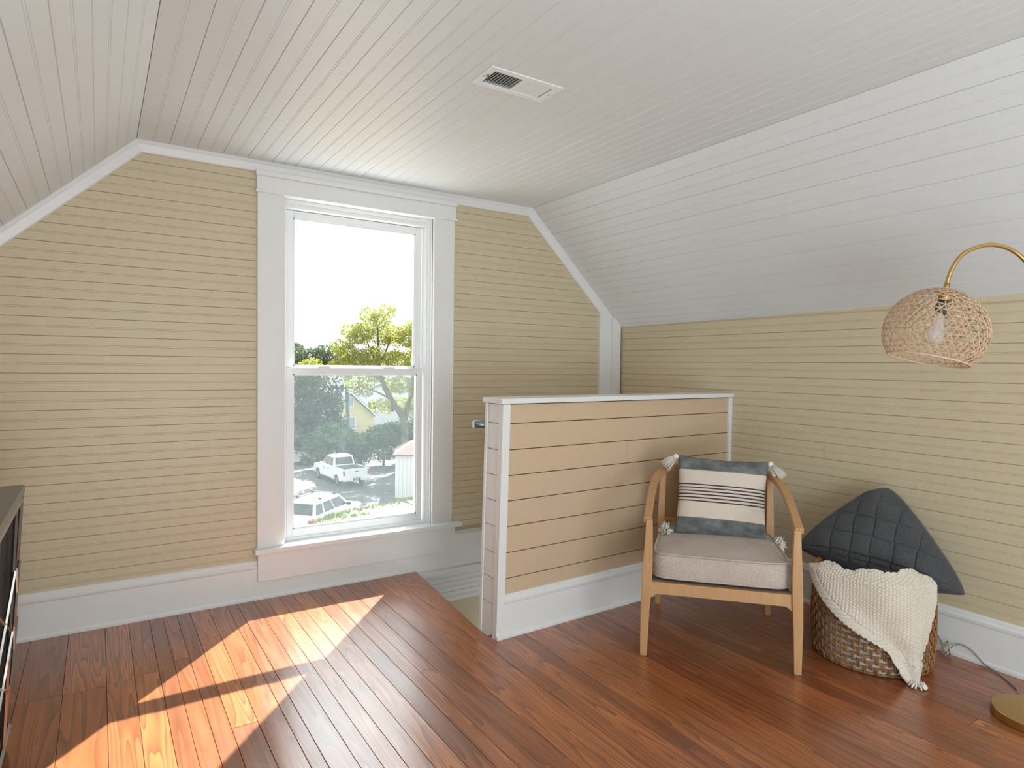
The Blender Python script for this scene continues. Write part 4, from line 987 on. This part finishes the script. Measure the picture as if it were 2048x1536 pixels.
for z, r, x in [(-5.5, 2, 18.4), (-4.2, 1.8, 18.2), (-2.8, 1.5, 18.2), (-1.6, 1.2, 18.5)]:
    for k in range(3): ev.append((x+random.uniform(-.5, .5), 58, z, r*.6, r*.6, .9))
tree('evergreen_tree', 'dark blue-green evergreen behind the pickup, left of the pole', 'tree', (16, 58, GZ), [([(16, 58, GZ), (16, 58, -3), (16, 58, .5)], .3, .05)], ev, 15000, .26, DARKL)
fr_ = [(x+random.uniform(-.8, .8), 95+random.uniform(-2, 2), z, 2.6, 2, 1.8) for x, z in [(22, 2.3), (24.5, 2.4), (26.2, 1.6), (28.6, 2.2), (30.5, 1.4), (22.8, -.2), (26, -1), (29.5, -1.2), (20, 1), (24, -4), (28, -4)]]
tree('distant_trees', 'hazy grey-green tree line on the horizon at the left', 'trees', (27, 95, GZ), [([(25, 95, GZ), (25, 95, 0)], .3, .1), ([(30, 95, GZ), (30, 95, -1)], .3, .1)], fr_, 9000, .42, FARL)
bx_ = [('pink-tinged leafy shrub directly behind the pickup cab', (15.1, 50.5), [(15.0, -5.3, 1.6), (15.8, -4.6, 1.3), (14.6, -6.1, 1.4), (16, -6, 1.5)]),
       ('broad rounded shrub below the yellow house', (17.6, 51), [(17.4, -5.2, 1.5), (18.5, -5.6, 1.6), (17.8, -6.3, 1.5)]),
       ('tall rounded shrub below the maple trunk', (20, 50.5), [(19.6, -4.9, 1.4), (20.6, -4.5, 1.4), (20, -6, 1.6)]),
       ('large pale shrub above the shed roof', (22.4, 50), [(22, -4.8, 1.6), (23.2, -4.5, 1.6), (22.5, -6.2, 1.8)])]
for i, (lab, (x, y), bl) in enumerate(bx_):
    bb = []
    for a, z, r in bl:
        for k in range(3): bb.append((a+random.uniform(-.4, .4), y+random.uniform(-.8, .8), z+random.uniform(-.3, .3), r*.72, r*.72, r*.66))
    tree('shrub', lab, 'shrub', (x, y, GZ), [([(x, y, GZ), (x, y, -5.6)], .12, .05)], bb, 5200, .2, HEDGE, 'shrubs along the lot')
tree('small_tree', 'pale yellow sapling behind the evergreen, at the left pane edge', 'tree', (14.2, 66, GZ), [([(17, 66, GZ), (17, 66, -1)], .15, .05)], [(16.8+random.uniform(-1.5, 1.5), 66, z, 1.4, 1.2, 1.2) for z in (-3, -2, -1, 0, .6, -1.5)], 3500, .26, MAPLE)

# ------------------------------------------------------------------ give every thing an origin at its base
bpy.context.view_layer.update()
for o in list(C.objects):
    if o.type == 'EMPTY' and 'base' in o:
        b = Vector(o['base']); del o['base']
        o.location = b
        for c_ in o.children: c_.location = c_.location-b
